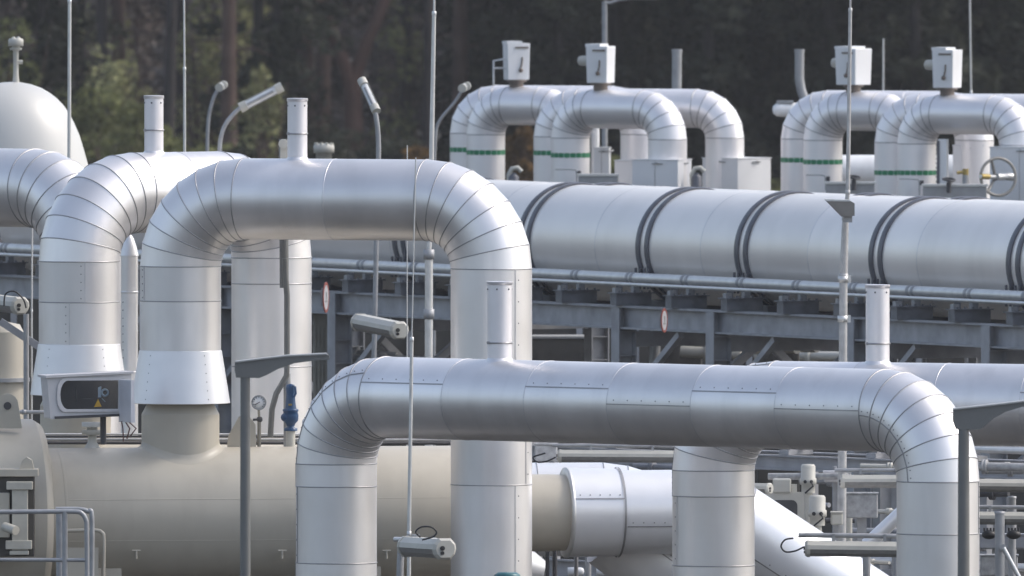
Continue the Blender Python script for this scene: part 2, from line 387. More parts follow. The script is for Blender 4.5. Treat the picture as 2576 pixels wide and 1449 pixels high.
def skirt(root, x, d, y0, y1, w0, w1):
    p = P(x, y0, d); q = P(x, y1, d); r0, r1 = S(w0 / 2, d), S(w1 / 2, d); c = V((p.x, p.y, q.z)); hgt = p.z - q.z
    mb = MB(); mb.lathe(c, Z, [(-0.01, r1 - 0.03), (0, r1), (0, r1), (hgt, r0), (hgt, r0), (hgt + 0.012, r0 - 0.02)], n=56)
    for an in (-0.95, -2.35):
        for k in range(6):
            u = (k + 0.5) / 6; rr = r1 + (r0 - r1) * u; mb.ball((p.x + rr * math.cos(an), p.y + rr * math.sin(an), q.z + hgt * u), 0.011, n=6, mi=1)
    mb.build('skirt', ['skirtclad', 'rivet'], root)
skirt(mr_, 454, 455, 882, 1013, 208, 250)
skirt(lr_, 199, 458, 866, 992, 207, 246)

# ------------------------------------------------------------------ beige vessels
def axis_dir(deg): return V((math.cos(R_(deg)), math.sin(R_(deg)), 0))
def vessel():
    d0 = 455.0; a = axis_dir(11); o = P(454, 1296, d0); Rv = S(171, d0)
    left = (P(92, 1296, 454).x - o.x) / a.x; right = (P(1165, 1296, 456).x - o.x) / a.x
    root = thing('pressure_vessel', 'big horizontal beige pressure vessel across the bottom left', 'vessel', (o.x, o.y, 0))
    mb = MB(); prof = [(left, Rv)]
    for i in range(9):
        b = math.pi / 2 * i / 8; prof.append((right + 0.55 * Rv * math.sin(b), Rv * math.cos(b) if i < 8 else 0.02))
    mb.lathe(o, a, prof, n=72); mb.lathe(o, a, [(left + 0.32, Rv + 0.001), (left + 0.34, Rv + 0.006), (left + 0.38, Rv + 0.001)], n=72)
    for ph in (0.27, -0.35):
        e = V((a.y, -a.x, 0)) * math.cos(ph) + Z * math.sin(ph); mb.cyl(o + a * (left + 0.4) + e * (Rv - 0.006), o + a * right + e * (Rv - 0.0085), 0.011, n=8)
    mb.build('shell', 'beige', root)
    rn = S(98, d0); zb = o.z + Rv * 0.55; zt = P(454, 1042, d0).z; zn = P(454, 1013, d0).z
    nz = MB(); nz.lathe((o.x, o.y, zb), Z, [(0, rn), (zt - zb, rn), (zt - zb, rn), (zn - zb - 0.02, rn * 0.86), (zn - zb + 0.4, rn * 0.86)], n=48)
    # fillet where the nozzle grows out of the shell
    rings = []
    for k, (dr, dz) in enumerate(((0.10, 0.0), (0.05, 0.02), (0.015, 0.055), (0.0, 0.11))):
        ring = []
        for i in range(64):
            an = 2 * math.pi * i / 64; px, py = (rn + dr) * math.cos(an), (rn + dr) * math.sin(an)
            off = px * (-a.y) + py * a.x
            ring.append(V((o.x + px, o.y + py, o.z + math.sqrt(max(Rv * Rv - off * off, 0)) + dz)))
        rings.append(ring)
    nz.quadring(rings); nz.build('nozzle', 'beige', root)
    # right-hand neck up to the clad tee
    rk = S(97, 457); nk = MB(); l2 = (P(1425, 1293, 457.4).x - o.x) / a.x
    nk.lathe(o, a, [(right + 0.3, rk), (l2 - 0.35, rk), (l2 - 0.05, rk * 0.985), (l2 - 0.05, rk * 0.985), (l2 + 0.2, rk * 0.93)], n=56); nk.build('neck', 'beige', root)
    # quick-opening closure at the left end
    rc = S(245, 454); cl = MB(); l0 = (P(-120, 1296, 453.6).x - o.x) / a.x
    cl.lathe(o, a, [(l0, rc), (left - 0.12, rc), (left - 0.12, rc), (left + 0.02, rc * 0.955), (left + 0.1, Rv + 0.01)], n=72, cap0=True); c = cl.build('closure_ring', 'beige', root)
    lg = MB()
    for x0, x1, yb, yt in ((-8, 46, 1058, 990),):
        q = P((x0 + x1) / 2, yb, 453.4); r = S((x1 - x0) / 2, 453.4)
        pts = [q + V((-r * 1.25, 0, -0.15)), q + V((r * 1.35, 0, -0.15))]
        for i in range(9):
            an = math.pi * i / 8; pts.append(q + V((r * math.cos(an), 0, S(yb - yt, 453) - r + r * math.sin(an))))
        lg.prism(pts, V((0, 0.09, 0)))
        lg.cyl(q + V((0, -0.02, 0.28)), q + V((0, 0.0, 0.28)), 0.075, n=16, mi=1)
    lg.build('lifting_lug', ['beige', 'dark'], c)
    b = MB()
    f = 453.6 - 1.86 + 0.0
    def bx(x0, y0, x1, y1, dep, mi=0, dd=0.0):
        p0, p1 = P(x0, y0, f - dd), P(x1, y1, f - dd); b.box((p0 + p1) / 2 + V((0, dep / 2, 0)), V((abs(p1.x - p0.x) / 2, 0, 0)), V((0, dep / 2, 0)), Z * abs(p0.z - p1.z) / 2, mi)
    bx(-60, 1196, 86, 1400, 0.7, 1)                    # recess plate
    bx(-60, 1180, 96, 1199, 0.85, 0, 0.1)              # ledge
    bx(30, 1225, 70, 1385, 0.3, 2, 0.22)               # clamp bar
    bx(16, 1212, 82, 1232, 0.34, 2, 0.26); bx(14, 1360, 80, 1382, 0.34, 2, 0.26); bx(24, 1386, 72, 1396, 0.3, 2, 0.24)
    bx(-60, 1240, 24, 1352, 0.25, 0, 0.16)
    b.cyl(P(12, 1325, f - 0.3), P(40, 1335, f - 0.55), 0.09, n=14, mi=2)
    b.prism([P(48, 1180, f), P(86, 1182, f), P(80, 1158, f), P(66, 1150, f), P(56, 1158, f)], V((0, 0.5, 0)), mi=0)
    b.build('clamp', ['beige', 'skid', 'beigepale'], c, bevel=0.012)
    # small T-shaped studs and a lug on the shell
    for x in (343, 710, 973, 120):
        y = 1392; dd = 455 + (x - 454) * 0.0015
        q = P(x, y, dd - 1.3)
        st = MB(); st.cyl(q + V((0, 0.75, -0.05)), q, 0.018, n=8); st.cyl(q + V((-0.08, 0, 0.05)), q + V((0.08, 0, 0.05)), 0.018, n=8); st.cyl(q + V((0, 0, 0.05)), q + V((0, 0, -0.10)), 0.022, n=8)
        if x != 120: st.build('insulation_stud', 'beige', root)
    l2b = MB(); q = P(590, 1110, 455.3); l2b.prism([q + V((-0.16, 0, -0.22)), q + V((0.42, 0, -0.22)), q + V((0.40, 0, 0.32)), q + V((0.25, 0, 0.52)), q + V((0.08, 0, 0.47)), q + V((-0.12, 0, 0.1))], V((0, 0.08, 0))); l2b.build('lifting_lug', 'beige', root)
    # support plate and saddles below
    for x in (250, 900):
        sp = MB(); t = (P(x, 1296, 455).x - o.x) / a.x; q = o + a * t; sp.abox((q.x, q.y, (o.z - Rv * 0.75) / 2), 0.5, Rv * 1.6, o.z - Rv * 0.75, R_(11)); sp.build('saddle', 'beige', root)
    # stub with flange on the top at left
    q = P(232, 1128, 454.8); fl = MB(); fl.lathe((q.x, q.y, q.z - 0.1), Z, [(0, 0.24), (0.1, 0.16), (0.22, 0.085), (0.42, 0.085)], n=20, cap1=True)
    fl.lathe((q.x, q.y, q.z + 0.26), Z, [(0, 0.09), (0, 0.20), (0.09, 0.20), (0.09, 0.20), (0.09, 0.10), (0.15, 0.10), (0.15, 0.20), (0.15, 0.20), (0.24, 0.20), (0.24, 0.05)], n=20); fl.build('flanged_stub', 'cream', root)
    return o, a, Rv
vo, va, vR = vessel()
def vessel_behind():
    a = axis_dir(11); o = P(199, 1268, 458.3); Rv = S(168, 458)
    root = thing('pressure_vessel', 'second beige vessel mostly hidden behind the big one, under the left arch', 'vessel', (o.x, o.y, 0))
    mb = MB(); mb.lathe(o, a, [(-4, Rv), (4.2, Rv), (4.6, Rv * 0.85), (4.9, Rv * 0.5), (5, 0.02)], n=64, cap0=True); mb.build('shell', 'beige', root)
    rn = S(89, 458); nz = MB(); zb = o.z + Rv * 0.5; zt = P(199, 1020, 458).z
    nz.lathe((P(190, 1000, 458.2).x, 458.2, zb), Z, [(0, rn), (zt - zb, rn), (zt - zb, rn), (zt - zb + 0.2, rn * 0.85), (zt - zb + 0.6, rn * 0.85)], n=48); nz.build('nozzle', 'beige', root)
    sp = MB(); sp.abox((o.x, o.y, (o.z - Rv * 0.7) / 2), 0.5, 2.0, o.z - Rv * 0.7, R_(11)); sp.build('saddle', 'beige', root)
vessel_behind()

# ------------------------------------------------------------------ white tee and sloping pipes
def tee():
    a = va; tx = (1424 - CX) / FPX; o = vo + va * ((tx * vo.y - vo.x) / (va.x - tx * va.y)); R1, R2 = S(112, 457), S(106, 457)
    root = thing('clad_tee', 'white clad pipe with flat end disc on the beige vessel, sloping down right', 'pipe', (o.x, o.y, 0))
    m = ['whiteclad', 'seam', 'rivet']
    mb = MB(); mb.lathe(o, a, [(0.0, R1 * 0.80), (0.0, R1), (0.0, R1), (1.0, R1 * 0.985), (1.0, R1 * 0.985)], n=64)
    w = V((a.y, -a.x, 0)); n0, n1 = (o + a * 0.03, a, w, Z.copy()), (o + a * 1.0, a, w, Z.copy())
    seam_line(mb, [n0, n1], R1, R_(20), 5); mb.build('end_sleeve', m, root)
    rg = MB(); rg.lathe(o, a, [(-0.03, R1 * 0.80), (-0.03, R1 + 0.012), (0.03, R1 + 0.012), (0.03, R1 - 0.01)], n=64); rg.build('end_disc', 'galvlight', root)
    hp = MB(); hp.lathe(o, a, [(0.98, R1 + 0.012), (1.02, R1 + 0.012)], n=64, mi=1); hp.lathe(o, a, [(1.0, R2), (2.5, R2)], n=64)
    seam_line(hp, [(o + a * 1.05, a, w, Z.copy()), (o + a * 2.5, a, w, Z.copy())], R2, R_(-18), 7); hp.build('straight_run', m, root)
    # gored bend, then the long slope
    ang = R_(-33); bend = []; p = o + a * 2.5; k = 3; step = 0.26
    bend.append((p.copy(), a, w, Z.copy()))
    for i in range(k):
        t = ang * (i + 1) / k; d = a * math.cos(t) + Z * math.sin(t); p = p + (a * math.cos(t - ang / k / 2) + Z * math.sin(t - ang / k / 2)) * step
        bend.append((p.copy(), d, w, (Z * math.cos(t) - a * math.sin(t))))
    eb = MB(); clad_nodes(eb, bend, R2, 64, 0.014); eb.build('elbow', m, root)
    d = bend[-1][1]; nd = [(p + d * (2.6 * i), d, w, bend[-1][3]) for i in range(5)]
    sl = MB(); clad_nodes(sl, nd, R2, 64, 0.014, first=False); seam_line(sl, nd[:3], R2, R_(-30), 7); sl.build('sloping_run', m, root)
    # second branch below
    p2 = o + a * 0.9 - Z * 0.35 + V((0, 1.1, 0)); d2 = (V((0.80, 0.15, -0.585))).normalized(); w2 = V((d2.y, -d2.x, 0)).normalized(); n2 = w2.cross(d2); n2 = n2 if n2.z > 0 else -n2
    nd = [(p2 + d2 * (1.9 * i), d2, w2, n2) for i in range(6)]
    br = MB(); clad_nodes(br, nd, S(104, 458), 64, 0.014, first=False); seam_line(br, nd[:5], S(104, 458), R_(8), 6); br.build('lower_branch', m, root)
tee()
def rear_white():
    a = axis_dir(4); o = P(1180, 1282, 463); Rv = S(118, 463); w = V((a.y, -a.x, 0))
    root = thing('clad_pipe', 'white clad pipe glimpsed behind the tee, bending down beyond its crown', 'pipe', (o.x, o.y, 0))
    nd = [(o + a * t, a, w, Z.copy()) for t in (0, 1.3, 2.6)]; mb = MB(); clad_nodes(mb, nd, Rv, 48, 0.012)
    p = o + a * 2.6; bend = [nd[-1]]
    for i in range(4):
        t = R_(-9) * (i + 1); d = a * math.cos(t) + Z * math.sin(t); p = p + d * 0.35; bend.append((p.copy(), d, w, Z * math.cos(t) - a * math.sin(t)))
    mb.build('straight_run', ['whiteclad', 'seam'], root); e = MB(); clad_nodes(e, bend, Rv, 48, 0.012, first=False)
    q = bend[-1]; clad_nodes(e, [q, (q[0] + q[1] * 4.5, q[1], q[2], q[3])], Rv, 48, 0.012); e.build('sloping_run', ['whiteclad', 'seam'], root)
rear_white()

# ------------------------------------------------------------------ big pipes on the steel rack
RO = P(1900, 628, 500); RA = axis_dir(-63); RN = V((-math.sin(R_(63)), -math.cos(R_(63)), 0)); RB = S(146, 500)
def RK(t, u, z): p = RO + RA * t + RN * u; return V((p.x, p.y, z))
def t_at(xpx, u):
    tx = (xpx - CX) / FPX; q = RO + RN * u
    return (tx * q.y - q.x) / (RA.x - tx * RA.y)
def z_at(xpx, ypx, u):
    t = t_at(xpx, u); return P(xpx, ypx, (RO + RA * t + RN * u).y).z
def big_pipe(label, u0, dz, straps, t0, t1, R):
    root = thing('trunk_pipeline', label, 'pipeline', RK(0, u0, 0))
    mb = MB(); o = RK(0, u0, RO.z + dz)
    nd = [(o + RA * (t0 + (t1 - t0) * i / 12), RA, RN, Z.copy()) for i in range(13)]
    clad_nodes(mb, nd, R, 72, 0.005, 0.012); mb.build('pipe_barrel', ['pipewhite', 'joint'], root)
    for x in straps:
        t = t_at(x, u0 + R) + 0.35
        for k in (-0.2, 0.2):
            s = MB(); s.lathe(o + RA * (t + k), RA, [(-0.085, R - 0.01), (-0.085, R + 0.035), (-0.085, R + 0.035), (-0.035, R + 0.05), (0.035, R + 0.05), (0.085, R + 0.035), (0.085, R + 0.035), (0.085, R - 0.01)], n=72); s.build('strap', 'strap', root)
        f = MB(); c = o + RA * t
        for k in (-0.2, 0.2):
            for sgn in (1,):
                q = c + RA * k + RN * (sgn * R * 0.95) - Z * (R * 0.47)
                f.abox(q, 0.34, 0.30, 0.07, R_(27)); f.abox(q - Z * 0.16, 0.34, 0.30, 0.07, R_(27))
                for b in (-0.09, 0.09): f.cyl(q + RA * b - Z * 0.30 + RN * 0.08, q + RA * b + Z * 0.14 + RN * 0.08, 0.028, n=8)
        f.abox(RK(t, u0, o.z - R - 0.15), 1.2, R * 1.5, 0.5, R_(-63)); f.build('strap_clamp', 'strap', root)
STR = [395, 700, 985, 1300, 1598, 1846, 2184, 2530, 2870]
big_pipe('huge pale pipeline with dark double straps on the steel rack, nearer of the two', 0, 0, STR, -34, 24, RB)
big_pipe('huge pale pipeline hidden behind the strapped one, only its crown showing', -RB * 2 - 0.5, -0.10, [1050, 1395, 2050, 2290], -34, 24, RB)

def rack():
    U = 1.62
    zt = z_at(1342, 757, U); zb = z_at(1342, 815, U); hgt = zt - zb
    for (u, lab) in ((U, 'blue grey steel pipe rack with I-beams on columns under the strapped pipelines'),):
        root = thing('pipe_rack', lab, 'steel rack', RK(0, u, 0))
        for uu in (U, -1.7, -4.6):
            b = MB(); t0, t1 = -34, 22
            b.box(RK((t0 + t1) / 2, uu, zt - 0.02), RA * (t1 - t0) / 2, RN * 0.17, Z * 0.02)
            b.box(RK((t0 + t1) / 2, uu, zb + 0.02), RA * (t1 - t0) / 2, RN * 0.17, Z * 0.02)
            b.box(RK((t0 + t1) / 2, uu, (zt + zb) / 2), RA * (t1 - t0) / 2, RN * 0.012, Z * (hgt / 2 - 0.04)); b.build('beam', 'beam', root)
        for xc in (250, 560, 855, 1570, 1808, 2160, 2502):
            for uu in (U, -4.6):
                t = t_at(xc, U); c = MB()
                top = zt - 0.045 if uu != U else zt - 0.045
                c.box(RK(t, uu + 0.20, top / 2), RA * 0.18, RN * 0.014, Z * top / 2); c.box(RK(t, uu - 0.20, top / 2), RA * 0.18, RN * 0.014, Z * top / 2)
                c.box(RK(t, uu, top / 2), RA * 0.012, RN * 0.186, Z * top / 2)
                for k in range(5): c.box(RK(t + 0.09, uu, zt - 0.55 - 0.5 * k), RA * 0.078, RN * 0.186, Z * 0.01)
                c.build('column', 'beam', root)
            t = t_at(xc, U); x = MB(); x.box(RK(t, (U - 4.6) / 2 - 0.0, zb - 0.22), RA * 0.1, RN * 2.9, Z * 0.16); x.build('cross_beam', 'beam', root)
            br = MB(); br.bar(RK(t, U - 0.3, zb - 2.6), RK(t, -1.5, zb - 0.42), 0.16, 0.16); br.bar(RK(t, -4.3, zb - 2.6), RK(t, -1.9, zb - 0.42), 0.16, 0.16)
            br.bar(RK(t + 0.2, U, zb - 1.5), RK(t + 2.6, U, zb - 0.05), 0.13, 0.13); br.build('brace', 'beam', root)
        # saddles for the small pipes
        t = t_at(-120, U); tend = t_at(2640, U); 
        k = 0
        while t < tend:
            s = MB(); s.box(RK(t, U - 0.1, zt + 0.13), RA * 0.14, RN * 0.42, Z * 0.125); s.box(RK(t, U - 0.1, zt + 0.265), RA * 0.2, RN * 0.46, Z * 0.012)
            s.box(RK(t - 0.05, U + 0.15, zt + 0.36), RA * 0.05, RN * 0.05, Z * 0.085)
            for q in range(5): s.cyl(RK(t + 0.17, U - 0.45 + 0.18 * q, zt + 0.27), RK(t + 0.17, U - 0.45 + 0.18 * q, zt + 0.32), 0.03, n=6)
            zs = z_at(1340, 712, 1.55)
            s.build('pipe_saddle', 'saddlegrey', root); s = MB()
            s.box(RK(t, 1.86, (zs + zt + 0.27) / 2), RA * 0.07, RN * 0.07, Z * (zs - zt - 0.27) / 2)
            s2 = MB(); s2.box(RK(t, 1.42, (zs + zt + 0.27) / 2 + 0.02), RA * 0.07, RN * 0.07, Z * ((zs - zt - 0.27) / 2 + 0.02)); s2.build('saddle_post', 'galv', root)
            s.build('saddle_post', 'galv', root); t += 2.52; k += 1
    t0, t1 = -34, 22
    zp = z_at(1340, 687, 1.42); r = S(13, 508)
    o = thing('small_pipe', 'pale small pipe with clamp rings along the front of the rack', 'pipe', RK(t0, 1.42, zp))
    mb = MB(); mb.cyl(RK(t0, 1.42, zp), RK(t1, 1.42, zp), r, n=20); mb.build('barrel', 'galvlight', o)
    t = t_at(-110, 1.42)
    while t < t1:
        c = MB(); c.lathe(RK(t, 1.42, zp), RA, [(-0.05, r - 0.005), (-0.05, r + 0.014), (0.05, r + 0.014), (0.05, r - 0.005)], n=20); c.lathe(RK(t + 0.2, 1.42, zp), RA, [(-0.05, r - 0.005), (-0.05, r + 0.012), (0.05, r + 0.012), (0.05, r - 0.005)], n=20); c.build('clamp_ring', 'galv', o); t += 2.52
    zq = z_at(1340, 704, 1.86)
    o = MB().cyl(RK(t0, 1.86, zq), RK(t1, 1.86, zq), S(4.6, 507), n=14).build('thin_pipe', 'galvlight'); tag(o, 'thin pale pipe running just below the small clamped pipe', 'pipe')
    return zt, zb
rzt, rzb = rack()
# equipment in the shade under and behind the rack
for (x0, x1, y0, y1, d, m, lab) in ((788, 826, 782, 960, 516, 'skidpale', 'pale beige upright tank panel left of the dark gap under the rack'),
                                   (830, 880, 785, 1000, 519, 'dark', 'near-black upright box standing in for shade in the gap beside the pale tank panel under the rack'),  # added dark box: its colour stands for the black shade in the gap
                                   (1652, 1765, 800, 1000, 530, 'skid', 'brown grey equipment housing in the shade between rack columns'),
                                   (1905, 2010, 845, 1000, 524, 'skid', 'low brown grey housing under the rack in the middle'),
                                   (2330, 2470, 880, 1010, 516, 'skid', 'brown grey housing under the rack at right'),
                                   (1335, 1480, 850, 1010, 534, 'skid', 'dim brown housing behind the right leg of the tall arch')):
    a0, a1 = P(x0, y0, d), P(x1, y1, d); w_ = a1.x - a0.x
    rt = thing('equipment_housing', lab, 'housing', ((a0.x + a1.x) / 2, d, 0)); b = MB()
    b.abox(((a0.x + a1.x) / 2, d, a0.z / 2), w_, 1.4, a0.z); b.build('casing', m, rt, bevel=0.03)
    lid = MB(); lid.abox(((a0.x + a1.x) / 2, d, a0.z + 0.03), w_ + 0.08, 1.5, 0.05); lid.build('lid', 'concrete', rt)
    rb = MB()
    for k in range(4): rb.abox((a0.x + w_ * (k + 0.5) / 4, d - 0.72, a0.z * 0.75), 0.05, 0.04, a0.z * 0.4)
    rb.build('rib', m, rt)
# dark wall added far behind the rack, standing for the shade seen under it
wl_ = thing('added_dark_wall', 'long dark wall added to stand for the shade far behind the pipe rack', 'wall', (0, 548, 0)); mbw = MB()
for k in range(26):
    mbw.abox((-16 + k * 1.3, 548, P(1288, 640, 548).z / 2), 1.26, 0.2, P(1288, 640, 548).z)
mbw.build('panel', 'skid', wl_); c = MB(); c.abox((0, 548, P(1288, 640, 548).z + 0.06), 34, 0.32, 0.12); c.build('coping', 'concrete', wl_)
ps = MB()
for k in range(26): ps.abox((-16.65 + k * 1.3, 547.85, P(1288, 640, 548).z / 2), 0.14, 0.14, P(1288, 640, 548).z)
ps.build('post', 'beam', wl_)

# ------------------------------------------------------------------ far arches
FT = P(1222, 217, 564.6).z
def far(label, L, Rr, band):
    top = YH + (HC - FT) * FPX / L[1] + 0.0
    R = 0.457
    root, a = arch(label, L, Rr, top, R, RcK=1.5, ng=5, m='clad_far', group='far pipe arches', n=44, leg_seam=(None, None), run_panel=1.1, bead=0.009, leg_panels=(3.0, 3.0), rivets=3)
    if band:
        z0, z1 = P(L[0], band + 6, L[1]).z, P(L[0], band - 6, L[1]).z; mb = MB()
        for k in range(20):
            b0, b1 = 2 * math.pi * k / 20, 2 * math.pi * (k + 0.80) / 20
            mb.quadring([[a['A'] + V((0, 0, z)) + V((math.cos(b0 + (b1 - b0) * j / 4), math.sin(b0 + (b1 - b0) * j / 4), 0)) * (R + 0.006) for j in range(5)] for z in (z0, z1)], closed=False)
        mb.quadring([[a['A'] + V((0, 0, z)) + V((math.cos(2 * math.pi * j / 32), math.sin(2 * math.pi * j / 32), 0)) * (R + 0.003) for j in range(32)] for z in (z0 + 0.01, z1 - 0.01)], mi=1)
        mb.build('marking_band', ['green', 'greenpale'], root)
    return root, a
A1 = far('far silver arch with green band, rear one of the left pair', (1180, 566.4), (1609, 564.8), 376)
A2 = far('far silver arch with green band carrying the leftmost white valve box', (1222, 564.6), (1425, 563.3), 383)
A3 = far('far silver arch reaching furthest right in the left cluster, ending in a square box', (1391, 561.9), (1823, 560.2), 384)
A4 = far('far silver arch with green band and second white valve box, open view under it', (1435, 560.2), (1679, 558.3), 390)
A5 = far('far silver arch with green band, rear one left of the tall right mast', (2013, 559), (2451, 557.4), 402)
A6 = far('far silver arch with green band right behind the tall right mast', (2070, 557.3), (2275, 556), 407)
A7 = far('far silver arch with a lower green band, rear one near the right edge', (2249, 554.6), (2690, 553), 434)
A8 = far('far silver arch with lower green band and the rightmost white valve box', (2306, 553), (2563, 551.2), 434)

def valve_box(label, x, y0, y1, a, w, dep, yaw, cyl=True, bracket=False):
    p = on_run(a, x); d = p.y; zt = P(x, y0, d).z; zb = p.z + 0.16; hgt = zt - zb
    root = thing('valve_box', label, 'valve box', p, 'white valve boxes')
    b = MB(); b.abox((p.x, p.y, (zt + zb) / 2), w, dep, hgt, yaw, taper=0.93); bd = b.build('casing', 'white', root, bevel=0.015)
    ca, sa_ = math.cos(yaw), math.sin(yaw); ex, ey = V((ca, sa_, 0)), V((-sa_, ca, 0))
    l = MB(); l.box(V((p.x, p.y, zt + 0.02)) - ex * w * 0.18, ex * w * 0.34, ey * dep * 0.5, Z * 0.035); l.build('lid', 'white', bd)
    hd = MB(); q = V((p.x, p.y, zb + hgt * 0.32)) - ey * (dep / 2 + 0.01) + ex * w * 0.08
    hd.tube([q + Z * 0.26 + ex * 0.04, q + Z * 0.1 + ex * 0.03, q + ex * 0.0, q - Z * 0.08 - ex * 0.03], 0.018, n=8); hd.ball(q - Z * 0.05 - ey * 0.02, 0.055, n=8)
    hd.box(V((p.x, p.y, zt - 0.10)) - ey * (dep / 2 + 0.012) + ex * w * 0.12, ex * 0.16, ey * 0.01, Z * 0.02); hd.build('latch', 'bronze', bd)
    n = MB(); n.cyl((p.x, p.y, p.z - 0.06), (p.x, p.y, zb + 0.01), 0.17, n=16); n.cyl((p.x, p.y, zb - 0.05), (p.x, p.y, zb), 0.24, n=16); n.build('stem', 'bronze', root)
    if cyl:
        c = MB(); q = V((p.x, p.y, zb + hgt * 0.60)) - ex * (w / 2) - ey * 0.05; c.lathe(q + ex * 0.03, -ex - ey * 0.15, [(0, 0.12), (0.2, 0.12), (0.27, 0.10), (0.30, 0.05), (0.305, 0.0)], n=18); c.build('actuator_cap', 'cream', bd)
    if bracket:
        c = MB(); q = V((p.x, p.y, zb)) - ex * (w / 2); c.tube([q - ex * 0.28 - Z * 0.12, q - ex * 0.28 + Z * 0.45, q + ex * 0.02 + Z * 0.5], 0.022, n=8); c.tube([q - ex * 0.28 + Z * 0.28, q + ex * 0.02 + Z * 0.28], 0.018, n=8); c.build('bracket', 'galvlight', bd)
valve_box('white valve box with a side bracket, leftmost of the four on the far arches', 1299, 109, 215, A2[1], 0.56, 0.42, R_(16), cyl=False, bracket=True)
valve_box('white valve box with cream cap on its left, second from left on the far arches', 1511, 116, 218, A4[1], 0.55, 0.5, R_(-24))
valve_box('white valve box right behind the tall mast on the far arches', 2147, 122, 226, A6[1], 0.62, 0.62, R_(-40))
valve_box('white valve box with stepped lid, rightmost on the far arches', 2383, 125, 234, A8[1], 0.55, 0.5, R_(-28))

def foot_box(label, x, y0, d, w, yaw, zbase=0.0):
    p = P(x, y0, d); root = thing('foot_housing', label, 'housing', (p.x, p.y, zbase)); zt = p.z
    b = MB(); b.abox((p.x, p.y, zt - 1.0), w, w, 2.0, yaw); c = b.build('casing', 'boxgrey', root, bevel=0.012)
    ca, sa_ = math.cos(yaw), math.sin(yaw); ex, ey = V((ca, sa_, 0)), V((-sa_, ca, 0))
    l = MB(); l.abox((p.x, p.y, zt + 0.008), w + 0.03, w + 0.03, 0.02, yaw); l.build('lid', 'boxgrey', root)
    for nrm, al in ((-ey, ex), (ex, ey)):
        h2 = MB(); q = V((p.x, p.y, zt - 0.08)) + nrm * (w / 2 + 0.02) + al * 0.06; h2.box(q, al * 0.13, nrm * 0.015, Z * 0.015); h2.tube([q - al * 0.05, q + nrm * 0.05 + Z * 0.02, q + al * 0.05], 0.02, n=6); h2.build('hinge', 'galv', c)
    s = MB(); s.box(V((p.x, p.y, zt - 1.0)) - ey * (w / 2 + 0.004), ex * 0.006, ey * 0.004, Z * 0.98); s.build('panel_joint', 'seam', c)
    lg = MB(); lg.abox((p.x, p.y, (zt - 2.0) / 2), w * 0.7, w * 0.7, zt - 2.0, yaw); lg.build('plinth', 'concrete', root)
foot_box('square grey white box round the foot of the far arch with the second valve box', 1665, 402, 558.3, 1.12, R_(-17))
foot_box('grey box half hidden left behind the foot box in the left cluster', 1606, 404, 564.8, 0.98, R_(-10))
foot_box('square box seen on its corner at the right end of the left cluster', 1853, 398, 560.2, 1.14, R_(-44))
foot_box('tall grey box behind the handwheel at the right edge', 2590, 370, 551.2, 1.45, R_(-20))
foot_box('grey box behind the opening of the rightmost far arch', 2440, 366, 557.4, 0.72, R_(-8))
# low grey plinths between the far arches
for i, (x0, x1, y0, d, lab) in enumerate(((1455, 1556, 442, 556.5, 'low grey steel box at the foot of the left far cluster'), (2078, 2200, 462, 551, 'low grey steel box behind the tall right mast'), (2322, 2482, 468, 548.5, 'low grey steel box left of the handwheel'))):
    a0, a1 = P(x0, y0, d), P(x1, y0, d); rt = thing('low_box', lab, 'steel box', ((a0.x + a1.x) / 2, d, 0)); b = MB(); b.abox(((a0.x + a1.x) / 2, d, a0.z / 2), a1.x - a0.x, 0.5, a0.z); b.build('casing', 'galv', rt, bevel=0.02)
    b = MB(); b.abox(((a0.x + a1.x) / 2, d, a0.z + 0.02), a1.x - a0.x + 0.06, 0.56, 0.05); b.build('lid', 'galvlight', rt)
# ------------------------------------------------------------------ white dome and pointed stack at left
def dome():
    d = 520.0; o = P(30, 412, d); root = thing('domed_tank', 'white domed tank rising at the top left behind the pipes', 'tank', (o.x, o.y, 0))
    ys = [(540, 3), (536, 90), (522, 160), (500, 196), (480, 206), (445, 200), (412, 191), (376, 181), (340, 170), (312, 158), (288, 146), (266, 131), (248, 114), (234, 96), (221, 74), (212, 48), (207, 22), (206, 1)]
    mb = MB(); mb.lathe((o.x, o.y, 0), Z, [(P(30, y, d).z, S(r, d)) for y, r in ys], n=64); mb.build('shell', 'dome', root)
    for k in range(4):
        an = 0.6 + k * math.pi / 2; lg = MB(); q = V((o.x + S(170, d) * math.cos(an), o.y + S(170, d) * math.sin(an), 0)); lg.cyl(q, q + Z * P(30, 512, d).z, 0.12, n=12); lg.build('leg', 'beam', root)
    q = P(40, 208, d); n = MB(); z = lambda y: P(40, y, d).z
    n.lathe((q.x, q.y, 0), Z, [(z(214), S(10, d)), (z(200), S(8, d)), (z(182), S(6.5, d)), (z(130), S(7, d)), (z(126), S(9, d)), (z(126), S(15, d)), (z(120), S(15, d)), (z(120), S(15, d)), (z(120), S(10, d)), (z(116), S(10, d)), (z(116), S(19, d)), (z(100), S(19, d)), (z(97), S(16, d)), (z(97), S(16, d)), (z(96), 0)], n=20)
    n.cyl(P(46, 156, d), P(57, 156, d), S(5, d), n=12); n.ball(P(34, 98, d), S(6, d)); n.ball(P(46, 98, d), S(6, d)); n.build('vent_head', 'cream', root)
dome()
